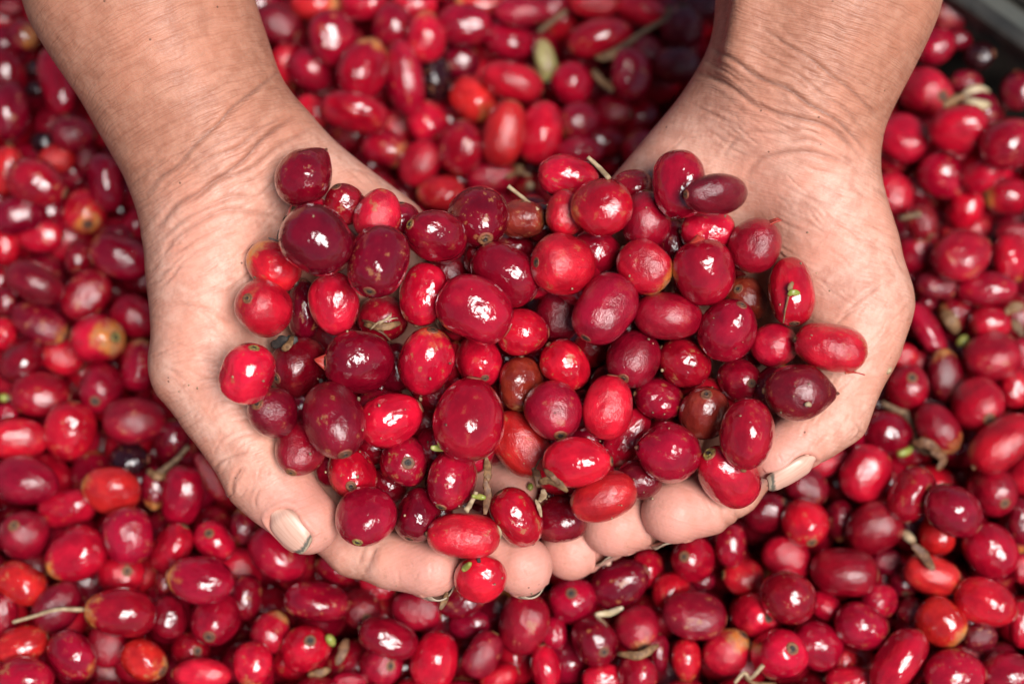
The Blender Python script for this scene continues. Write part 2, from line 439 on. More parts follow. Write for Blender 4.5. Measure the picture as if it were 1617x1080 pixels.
FOLDS_R = [
    ([(1118, 76), (1133, 83), (1161, 97), (1189, 117), (1230, 136), (1272, 161), (1300, 178), (1330, 197), (1355, 222), (1372, 244)], 3.6, 3.6, 0.85),
    ([(1086, 111), (1125, 125), (1161, 147), (1194, 167), (1230, 178), (1272, 189), (1314, 205), (1344, 230), (1366, 262)], 3.8, 3.6, 0.7),
    ([(1200, 45), (1222, 58), (1258, 80), (1294, 105), (1328, 130), (1369, 167), (1394, 194)], 3.0, 2.4, 0.55),
    ([(1160, 62), (1195, 78), (1240, 108), (1290, 140), (1340, 178), (1380, 222)], 2.4, 1.4, 0.4),
    ([(1175, 282), (1182, 272), (1200, 255), (1230, 244), (1272, 240), (1314, 247), (1350, 267)], 4.0, 3.2, 0.5),
    ([(1139, 250), (1161, 222), (1189, 212), (1244, 208)], 3.4, 1.6, 0.25), ([(1194, 158), (1215, 175), (1240, 190)], 2.4, 1.4, 0.35),
    ([(1230, 225), (1280, 222), (1330, 245), (1362, 285)], 2.6, 1.2, 0.3), ([(1270, 262), (1320, 275), (1360, 305)], 2.4, 1.0, 0.25),
    ([(1325, 498), (1349, 478), (1373, 462), (1392, 447)], 2.8, 1.8, 0.45), ([(1318, 515), (1335, 497), (1350, 488)], 2.4, 1.2, 0.45),
    ([(1221, 341), (1248, 355), (1276, 370)], 2.4, 1.0, 0.25), ([(1276, 310), (1296, 320), (1322, 330)], 2.4, 1.0, 0.3), ([(1240, 335), (1275, 350), (1310, 372)], 2.2, 0.8, 0.25),
    ([(1300, 335), (1335, 355), (1362, 380)], 2.2, 0.8, 0.25), ([(1408, 395), (1415, 412), (1424, 430)], 2.0, 0.8, 0.25),
    ([(1352, 668), (1358, 682), (1350, 696)], 3.0, 1.6, 0.35), ([(1225, 716), (1232, 720), (1236, 728)], 2.0, 1.0, 0.5), ([(1310, 684), (1300, 694), (1288, 706)], 2.2, 1.0, 0.25),
    ([(1150, 838), (1142, 818), (1140, 795)], 5.0, 2.2, 0.2), ([(1166, 826), (1160, 808), (1158, 790)], 3.0, 1.3, 0.2)]

def fine_folds(seed, areas):
    r = random.Random(seed); out = []
    for x0, y0, x1, y1, ang, spread, n, l0, l1, dep, dk in areas:
        for k in range(n):
            x, y = r.uniform(x0, x1), r.uniform(y0, y1); a = math.radians(ang + r.uniform(-spread, spread)); l = r.uniform(l0, l1) / 2
            b = r.uniform(-0.12, 0.12) * l
            out.append(([(x - l * math.cos(a), y + l * math.sin(a)), (x - b * math.sin(a), y - b * math.cos(a)), (x + l * math.cos(a), y - l * math.sin(a))], r.uniform(1.5, 2.3), dep * r.uniform(0.5, 1.2), dk * r.uniform(0.4, 1.2)))
    return out
FOLDS_L += fine_folds(4, [(250, 380, 410, 480, 30, 22, 30, 25, 70, 0.8, 0.22), (245, 480, 370, 600, -18, 25, 24, 18, 50, 0.7, 0.2), (270, 600, 380, 720, 25, 30, 22, 15, 45, 0.8, 0.25),
    (230, 230, 440, 350, 36, 8, 36, 40, 120, 0.7, 0.25), (150, 40, 440, 240, 34, 8, 40, 40, 130, 0.35, 0.13), (340, 690, 430, 790, 62, 20, 14, 14, 34, 0.9, 0.3), (560, 850, 720, 930, 75, 25, 10, 10, 30, 0.5, 0.15),
    (500, 210, 640, 300, -30, 20, 12, 20, 50, 0.5, 0.15)])
FOLDS_R += fine_folds(9, [(1230, 290, 1400, 480, -28, 12, 56, 25, 80, 0.8, 0.2), (1300, 480, 1430, 640, 35, 25, 30, 18, 50, 0.7, 0.22), (1130, 110, 1380, 230, -34, 8, 40, 40, 120, 0.7, 0.24),
    (1150, 0, 1440, 130, -33, 8, 40, 40, 130, 0.35, 0.13), (1260, 640, 1370, 700, 60, 25, 14, 12, 34, 0.8, 0.25), (1000, 180, 1180, 280, 20, 25, 16, 20, 50, 0.5, 0.15), (1110, 780, 1190, 830, -60, 20, 8, 12, 30, 0.6, 0.2)])

def skin_material():
    m = NT('skin')
    sk = m.attr('skin'); tone = m.sep(m.attr('tone')); palm, fold, pink = tone[0], tone[1], tone[2]
    n_big = m.noise(sk, 0.012, 3.0, 0.5); n_mid = m.noise(sk, 0.045, 4.0, 0.6); n_f = m.noise(sk, 0.25, 3.0, 0.6)
    arm = m.mix(m.ramp(n_mid, 0.3, 0.7), (0.38, 0.153, 0.094), (0.48, 0.218, 0.142))
    arm = m.mix(m.ramp(n_big, 0.42, 0.66, 0.0, 0.35), arm, (0.52, 0.20, 0.12))
    pal = m.mix(m.ramp(n_mid, 0.3, 0.7), (0.525, 0.245, 0.175), (0.675, 0.372, 0.282))
    pal = m.mix(m.ramp(n_big, 0.42, 0.62, 0.0, 0.55), pal, (0.66, 0.275, 0.19))
    col = m.mix(palm, arm, pal)
    col = m.mix(m.math('MULTIPLY', pink, m.ramp(n_mid, 0.3, 0.62, 0.55, 1.0)), col, (0.64, 0.265, 0.215))
    # fine lines that run across the limb
    wob = m.vmath('ADD', sk, m.comb(m.math('MULTIPLY', m.noise(sk, 0.02, 2.0), 14.0), 0.0, 0.0))
    l1 = m.noise(m.vmath('MULTIPLY', wob, (0.34, 0.014, 0.014)), 1.0, 1.5, 0.5)
    l2 = m.noise(m.vmath('MULTIPLY', wob, (0.09, 0.13, 0.03)), 1.0, 3.0, 0.6)
    line = m.math('ADD', m.math('MULTIPLY', l1, m.math('SUBTRACT', 1.15, m.math('MULTIPLY', palm, 0.8))), m.math('MULTIPLY', l2, 0.35))
    dark = m.math('MULTIPLY', m.ramp(l1, 0.34, 0.5, 1.0, 0.0), m.math('SUBTRACT', 0.30, m.math('MULTIPLY', palm, 0.22)))
    col = m.mix(dark, col, m.mix(1.0, col, (0.62, 0.5, 0.46), 'MULTIPLY'))
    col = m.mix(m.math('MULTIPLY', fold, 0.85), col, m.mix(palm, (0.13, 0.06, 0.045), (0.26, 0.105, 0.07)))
    # scattered dirt specks and dirt in the skin
    sp = m.ramp(m.voro(sk, 0.035), 0.05, 0.085, 1.0, 0.0)
    sp = m.math('MULTIPLY', sp, m.ramp(m.noise(sk, 0.02, 1.0), 0.52, 0.6))
    col = m.mix(m.math('MULTIPLY', sp, 0.75), col, (0.10, 0.05, 0.03))
    grime = m.math('MULTIPLY', m.ramp(m.noise(sk, 0.05, 6.0, 0.72), 0.57, 0.70), m.math('ADD', 0.16, m.math('MULTIPLY', pink, 0.25)))
    col = m.mix(grime, col, (0.28, 0.13, 0.07))
    m.set(Base_Color=col, Roughness=m.ramp(n_f, 0.3, 0.7, 0.42, 0.58), IOR=1.4)
    m.b.inputs['Subsurface Weight'].default_value = 0.15
    m.b.inputs['Subsurface Radius'].default_value = (1.0, 0.32, 0.17)
    m.b.inputs['Subsurface Scale'].default_value = 0.0016
    h = m.math('ADD', m.math('MULTIPLY', line, 1.0), m.math('ADD', m.math('MULTIPLY', n_f, 0.15), m.math('MULTIPLY', m.voro(sk, 0.12), 0.18)))
    m.link(m.bump(h, 0.5, 0.00055), m.b.inputs['Normal'])
    return m.m
MAT_SKIN = skin_material()
def nail_material():
    m = NT('fingernail'); loc = m.attr('loc'); x, y, z = m.sep(loc)     # y: 0 root, 1 free edge
    n = m.noise(m.vmath('MULTIPLY', loc, (9.0, 1.5, 1.0)), 1.0, 3.0)
    col = m.mix(m.ramp(n, 0.3, 0.7), (0.60, 0.32, 0.235), (0.70, 0.42, 0.32))
    col = m.mix(m.ramp(y, 0.0, 0.22, 0.5, 0.0), col, (0.68, 0.45, 0.345))
    ne = m.math('ADD', y, m.math('MULTIPLY', m.math('SUBTRACT', m.noise(loc, 6.0, 3.0), 0.5), 0.10))
    ne = m.math('SUBTRACT', ne, m.math('MULTIPLY', m.math('MULTIPLY', x, x), -0.05))
    col = m.mix(m.ramp(ne, 0.86, 0.93), col, (0.12, 0.105, 0.08))
    col = m.mix(m.ramp(ne, 0.955, 0.985), col, (0.36, 0.27, 0.19))
    ax = m.math('ABSOLUTE', x)
    col = m.mix(m.ramp(ax, 0.86, 1.0, 0.0, 0.5), col, (0.22, 0.12, 0.08))
    m.set(Base_Color=col, Roughness=0.38, IOR=1.5)
    m.link(m.bump(n, 0.25, 0.0002), m.b.inputs['Normal'])
    return m.m
MAT_NAIL = nail_material()

def nail(hand, parent, tip, axis, normal, length, width, label=None, lift=2.2, over=0.0, mount=None):
    c = at(*tip[:3]); ax = np.array(axis, float); nn = np.array(normal, float); nn /= np.linalg.norm(nn)
    ax -= nn * (ax @ nn); ax /= np.linalg.norm(ax); sd_ = np.cross(ax, nn)
    ns, nt = 16, 18; top = []; loc = []
    pts = []
    for i in range(nt + 1):
        y = i / nt
        for j in range(ns + 1):
            x = 2 * j / ns - 1
            # rounded outline
            yy = (y - 0.5) * 2
            wx = (1 - abs(yy) ** 3.6 * (0.55 if yy < 0 else 0.42)) ** 0.9
            ly = yy * (1 - 0.20 * x * x)
            pts.append(c + ax * ly * length / 2 + sd_ * x * wx * width / 2 + nn * 90); loc.append((x, y, 0))
    P = np.array(pts)
    dn = -nn
    for _ in range(40): P = P + dn * np.clip(hand.sdf(P), -4, 12)[:, None] * 0.8
    # a nail is stiffer than the flesh: blend with a smooth barrel
    L = np.array(loc); rel = (P - c) @ nn
    A = np.stack([np.ones(len(L)), L[:, 0], L[:, 0] ** 2, L[:, 1], L[:, 1] ** 2], 1)
    keep = rel > np.percentile(rel, 22)
    co, *_ = np.linalg.lstsq(A[keep], rel[keep], rcond=None)
    fit = A @ co
    edge = np.clip((L[:, 1] - 0.02) / 0.22, 0, 1); edge = edge * edge * (3 - 2 * edge) * (1 - 0.85 * np.abs(L[:, 0]) ** 5)
    P = P + nn * (fit - rel)[:, None] * np.where(rel < fit - 5, 0.98, 0.8)[:, None] + nn * (lift * 1.5 * edge - 2.2 * (1 - edge))[:, None]
    P = P + (ax * over)[None] * (np.clip(L[:, 1] - 0.7, 0, 1) / 0.3)[:, None]
    under = P - nn * 3.0
    V = view_to_world(np.concatenate([P, under])); k = len(P); F = []; w = ns + 1
    for i in range(nt):
        for j in range(ns):
            a = i * w + j
            F.append((a, a + 1, a + w + 1, a + w)); F.append((k + a, k + a + w, k + a + w + 1, k + a + 1))
    rim = list(range(w)) + [i * w + ns for i in range(1, nt + 1)] + [nt * w + j for j in range(ns - 1, -1, -1)] + [i * w for i in range(nt - 1, 0, -1)]
    for a, b in zip(rim, rim[1:] + rim[:1]): F.append((a, k + a, k + b, b))
    o = mesh_obj('fingernail', V, F, MAT_NAIL, parent)
    vec_attr(o.data, 'loc', np.concatenate([L, L]))
    if label: o['label'] = label
    return P.mean(0)

def build_hand(hand, folds, lo_px, hi_px, wr, tips, arm_axis, wrist, palm_n, thumb_tip, name_label, nails):
    lo = np.array([at(lo_px[0], 540, 0)[0], at(808, hi_px[1], 0)[1], wr[0]]); hi = np.array([at(hi_px[0], 540, 0)[0], at(808, lo_px[1], 0)[1], wr[1]])
    h = 5.0
    n = np.ceil((hi - lo) / h).astype(int) + 1
    f = np.empty(n, np.float32)
    gy, gz = np.meshgrid(lo[1] + np.arange(n[1]) * h, lo[2] + np.arange(n[2]) * h, indexing='ij')
    for a in range(0, n[0], 24):
        xs = lo[0] + np.arange(a, min(a + 24, n[0])) * h
        P = np.empty((len(xs),) + gy.shape + (3,), np.float32)
        P[..., 0] = xs[:, None, None]; P[..., 1] = gy; P[..., 2] = gz
        f[a:a + len(xs)] = hand.sdf(P)
    V, Q = surface_nets(f, lo, h)
    V = snap(hand, V, 2); V, Q = subdivide(V, Q); V = snap(hand, V, 2)
    N = hand.grad(V, 2.0)
    s = D / (D - V[:, 2]); px = V[:, 0] * s + 808.5; py = 540 - V[:, 1] * s
    face = np.clip((N[:, 2] + 0.05) / 0.3, 0, 1)
    disp = np.zeros(len(V)); fold = np.zeros(len(V))
    rs = np.random.RandomState(5)
    jx = np.zeros(len(V)); jy = np.zeros(len(V))
    for q in range(5):
        kx, ky, p1, p2 = rs.uniform(-.09, .09), rs.uniform(-.09, .09), rs.uniform(0, 6), rs.uniform(0, 6)
        jx += np.sin(px * kx + py * ky + p1) * 0.9; jy += np.sin(px * ky - py * kx + p2) * 0.9
    front = V[:, 2] > -190
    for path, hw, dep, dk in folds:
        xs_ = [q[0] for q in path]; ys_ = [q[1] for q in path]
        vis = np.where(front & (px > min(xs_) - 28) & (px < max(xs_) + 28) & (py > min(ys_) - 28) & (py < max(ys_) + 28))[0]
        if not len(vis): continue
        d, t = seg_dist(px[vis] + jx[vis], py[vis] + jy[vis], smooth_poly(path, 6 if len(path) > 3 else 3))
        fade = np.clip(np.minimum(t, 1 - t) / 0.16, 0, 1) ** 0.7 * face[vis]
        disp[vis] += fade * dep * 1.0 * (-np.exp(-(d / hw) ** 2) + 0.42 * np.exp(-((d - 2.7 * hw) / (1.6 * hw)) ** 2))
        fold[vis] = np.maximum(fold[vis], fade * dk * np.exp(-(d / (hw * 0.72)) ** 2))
    # soft unevenness of flesh
    ax = np.array(arm_axis, float); ax /= np.linalg.norm(ax); sd_ = np.array([-ax[1], ax[0]])
    wx, wy = at(*wrist, 0)[:2]
    along = (V[:, 0] - wx) * ax[0] + (V[:, 1] - wy) * ax[1]; across = (V[:, 0] - wx) * sd_[0] + (V[:, 1] - wy) * sd_[1]
    for q in range(7):
        k = rs.normal(0, 0.022, 3); disp += 0.7 * np.sin(V @ k + rs.uniform(0, 6))
    palm = 1 / (1 + np.exp(-(along - 18) / 26.0))
    pn = np.array(palm_n, float); pn /= np.linalg.norm(pn)
    palm = palm * np.clip((N @ pn + 0.25) / 0.7, 0, 1)
    pink = np.zeros(len(V)); tn = np.zeros(len(V))
    for tx, ty, tw, r in tips:
        c = at(tx, ty, tw); dd = np.linalg.norm(V - c, axis=1)
        pink = np.maximum(pink, np.exp(-(dd / r) ** 4) * 0.75)
    for a in nails:                       # nail beds: flesh sits lower under a nail and swells round it
        c = at(*a['tip'][:3]); nn = np.array(a['normal'], float); nn /= np.linalg.norm(nn); e = np.array(a['axis'], float); e -= nn * (e @ nn); e /= np.linalg.norm(e)
        rel = V - c; u = (rel @ e) / (a['length'] / 2); v = (rel @ np.cross(e, nn)) / (a['width'] / 2)
        q = (np.abs(u) ** 3 + np.abs(v) ** 3) ** (1 / 3); up = np.clip((rel @ nn) / 12, 0, 1)
        disp -= up * 6.0 * np.clip((0.98 - q) / 0.12, 0, 1)
        disp += up * 2.2 * np.exp(-((q - 1.10) / 0.10) ** 2) * (u < 0.75)
    mats = MAT_SKIN
    Vw = view_to_world(V + N * disp[:, None])
    base = view_to_world(at(*wrist, -120))
    root = None
    me = big_mesh('hand', Vw - base, Q, mats)
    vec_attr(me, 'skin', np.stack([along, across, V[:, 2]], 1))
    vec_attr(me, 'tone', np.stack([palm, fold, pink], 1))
    o = link(bpy.data.objects.new('hand', me)); o.location = base
    tag(o, name_label, 'hand', 'cupped hands holding the cherries')
    for args in nails:
        nail(hand, o, **args)
    for ch in o.children: ch.matrix_parent_inverse = Matrix.Translation(-Vector(base))
    return o
hand_l = build_hand(LEFT, FOLDS_L, (10, -330), (900, 990), (-420, 110),
    [(479, 816, -25, 85), (690, 900, -45, 90), (824, 895, -60, 90), (806, 772, -130, 80)], (0.42, -0.9), (322, 262), (0.45, 0.25, 0.85), None,
    'tanned cupped palm and forearm reaching in from the upper left, thumb under the heap',
    [dict(tip=(487, 816, -25), axis=(0.63, -0.77, 0.0), normal=(-0.52, -0.37, 0.77), length=82, width=60, lift=4.0, label='pale thumb nail with a dirty grey rim'),
     dict(tip=(686, 899, -50), axis=(0.4, -0.2, 0.9), normal=(0.05, -0.92, -0.38), length=60, width=62, over=4, lift=2.5, label='finger nail tip edged with dirt'),
     dict(tip=(826, 896, -65), axis=(0.35, -0.2, 0.9), normal=(0.20, -0.90, -0.42), length=56, width=58, over=2, lift=2.2)])
hand_r = build_hand(RIGHT, FOLDS_R, (840, -330), (1620, 990), (-420, 110),
    [(1226, 722, -25, 70), (1060, 806, -60, 90), (972, 829, -105, 90), (901, 868, -150, 90)], (-0.3, -0.95), (1246, 180), (-0.4, 0.25, 0.88), None,
    'lighter cupped palm and forearm reaching in from the upper right, thumb along its edge',
    [dict(tip=(1231, 728, -25), axis=(-0.74, -0.66, 0.1), normal=(0.55, -0.60, 0.58), length=90, width=56, lift=4.0, label='long pale thumb nail with a grey streak'),
     dict(tip=(1060, 806, -60), axis=(-0.35, -0.2, 0.9), normal=(0.02, -0.92, -0.38), length=60, width=62, over=4, lift=2.5, label='finger nail tip with dirt beneath it'),
     dict(tip=(968, 829, -105), axis=(-0.35, -0.2, 0.9), normal=(0.05, -0.92, -0.40), length=58, width=62, over=3, lift=2.2)])
# ------------------------------------------------------------------ cherries
TINT = {'D': (0.170, 0.0018, 0.010), 'M': (0.255, 0.0025, 0.013), 'C': (0.31, 0.003, 0.016), 'R': (0.46, 0.0045, 0.019), 'B': (0.57, 0.007, 0.023),
        'O': (0.53, 0.014, 0.016), 'K': (0.022, 0.004, 0.006), 'G': (0.42, 0.30, 0.11), 'W': (0.25, 0.022, 0.014)}
WORD = {'D': 'maroon', 'M': 'wine-red', 'C': 'crimson', 'R': 'red', 'B': 'scarlet', 'O': 'orange-red', 'K': 'blackened', 'G': 'pale-green', 'W': 'brownish-red'}
# heap held in the hands: x, y, long, short, angle, colour, layer, options (c = calyx scar seen at, t = tan shoulder, f = torn peel, p = pointed tip toward, s = stalk stub)
HEAP = [
 (480,280,96,84,52,'D',2.5,{'k':'p'}), (544,322,66,62,90,'M',1,{'c':(534,298)}), (597,340,82,72,70,'B',1,{'t':.35}),
 (492,345,75,62,10,'R',0.3,{'c':(468,333)}), (500,380,112,102,-35,'D',2.4,{}), (597,413,112,98,80,'D',2.2,{'c':(587,457),'g':1}),
 (688,373,102,84,-25,'M',2.2,{'c':(651,357)}), (757,345,98,92,70,'D',1.6,{'c':(766,376)}), (432,420,88,76,-38,'B',1.2,{'t':.75,'flip':1}),
 (416,487,88,80,-20,'R',2,{'c':(399,474),'t':.25}), (480,490,95,62,90,'D',0.2,{}), (528,480,98,78,-82,'B',2,{}), (668,465,98,78,78,'R',2,{}),
 (797,433,114,92,-38,'M',2,{}), (750,490,120,98,-32,'C',2.6,{}), (605,503,76,72,0,'M',0.4,{}), (567,572,108,96,-10,'D',2.3,{'f':180}),
 (673,571,112,86,96,'B',2,{'t':.4,'c':(684,524)}), (473,580,96,84,60,'D',1,{'c':(444,595)}), (391,590,90,86,0,'B',1.8,{'c':(403,553)}),
 (429,650,78,74,0,'D',1.2,{'c':(414,638)}), (527,663,130,94,-68,'D',3,{'c':(547,712),'g':1,'s':1}), (475,707,94,74,-58,'C',1,{'c':(464,741)}),
 (617,662,102,82,22,'B',1.4,{}), (740,662,130,110,82,'C',3.2,{}), (757,570,78,76,0,'R',1,{'c':(765,593)}), (676,668,70,56,90,'C',0.2,{}),
 (556,747,90,76,8,'R',1.2,{'c':(558,763)}), (638,730,84,76,0,'C',1.2,{'c':(646,728)}), (713,757,98,86,60,'C',2,{'c':(698,796),'t':.2}),
 (577,815,100,92,-30,'C',2,{'c':(568,850)}), (660,812,84,74,60,'D',1.4,{'c':(648,846)}), (732,846,112,76,-3,'B',2.2,{'tt':1}),
 (759,913,78,76,20,'B',2,{'s':1}), (815,817,98,80,-72,'R',2,{'c':(790,778)}), (825,525,76,74,0,'R',1,{}), (823,606,82,76,90,'W',1,{'t':.5,'flip':1}),
 (820,700,110,84,-52,'O',1,{}), (875,650,94,90,0,'C',2,{'c':(884,684)}), (893,577,84,74,-50,'R',1.4,{}), (912,730,106,82,-2,'B',2.2,{'c':(964,727)}),
 (960,643,100,80,82,'B',2,{}), (990,690,104,58,57,'R',0.8,{}), (953,785,106,76,22,'O',2,{'t':.3,'flip':1}), (885,820,80,76,0,'D',0,{}),
 (1057,715,98,92,170,'C',2,{'k':'p'}), (1000,568,88,84,0,'M',1.6,{'c':(984,594)}), (1042,630,80,66,-12,'C',1,{'t':.5}),
 (1113,650,92,66,98,'W',1,{'t':.22,'c':(1112,622)}), (1150,752,118,88,-42,'R',2,{'c':(1118,716)}), (1180,685,110,84,84,'C',2.8,{}),
 (1170,600,74,66,0,'C',1,{'c':(1181,604)}), (1261,619,104,86,-2,'D',2.2,{'k':'p'}), (1312,548,110,84,-12,'B',2,{'tt':1}),
 (1223,545,72,68,0,'R',1.8,{}), (1250,460,108,82,88,'B',2,{'c':(1251,508)}), (1193,387,86,82,40,'M',1.8,{'f':60}),
 (1150,520,106,88,55,'C',2.2,{'c':(1166,484)}), (1055,500,108,86,-6,'C',2.2,{}), (955,488,116,92,58,'C',2.2,{'c':(926,531),'t':.2,'flip':1}),
 (1081,573,86,74,-32,'M',1,{}), (1018,421,84,80,-40,'R',1.8,{'t':.55}), (1112,430,104,92,80,'C',2.2,{'f':105}), (1118,365,84,66,0,'R',1,{'t':.3}),
 (890,418,104,92,-8,'B',2.2,{'c':(849,416)}), (950,327,90,88,0,'R',2.2,{'t':.55,'flip':1}), (1020,347,90,80,88,'C',1.6,{}), (898,280,96,68,-10,'R',0.8,{}),
 (1073,291,104,90,95,'C',1.8,{}), (1130,307,108,68,-2,'D',2.8,{'c':(1084,309)}), (1000,293,60,50,0,'M',0,{}), (892,337,72,60,90,'R',0.8,{}),
 (940,400,82,74,0,'M',0.5,{}), (880,497,86,68,90,'D',0.5,{}), (1065,385,74,52,90,'D',0,{}), (1180,472,70,66,0,'W',0.4,{'c':(1164,459)}),
 (825,347,66,62,0,'W',0,{'t':.4}), (855,352,62,52,90,'D',-.3,{}), (632,354,66,60,90,'C',0,{}), (625,580,76,60,90,'D',-.2,{}), (1010,758,70,64,0,'D',-.2,{}),
 (596,700,66,60,20,'M',.2,{}), (686,706,66,62,60,'C',.2,{}), (612,766,62,58,0,'D',.4,{}), (690,806,60,56,90,'D',.4,{}), (528,742,58,54,0,'M',.3,{}), (562,640,62,58,0,'C',0,{}),
]
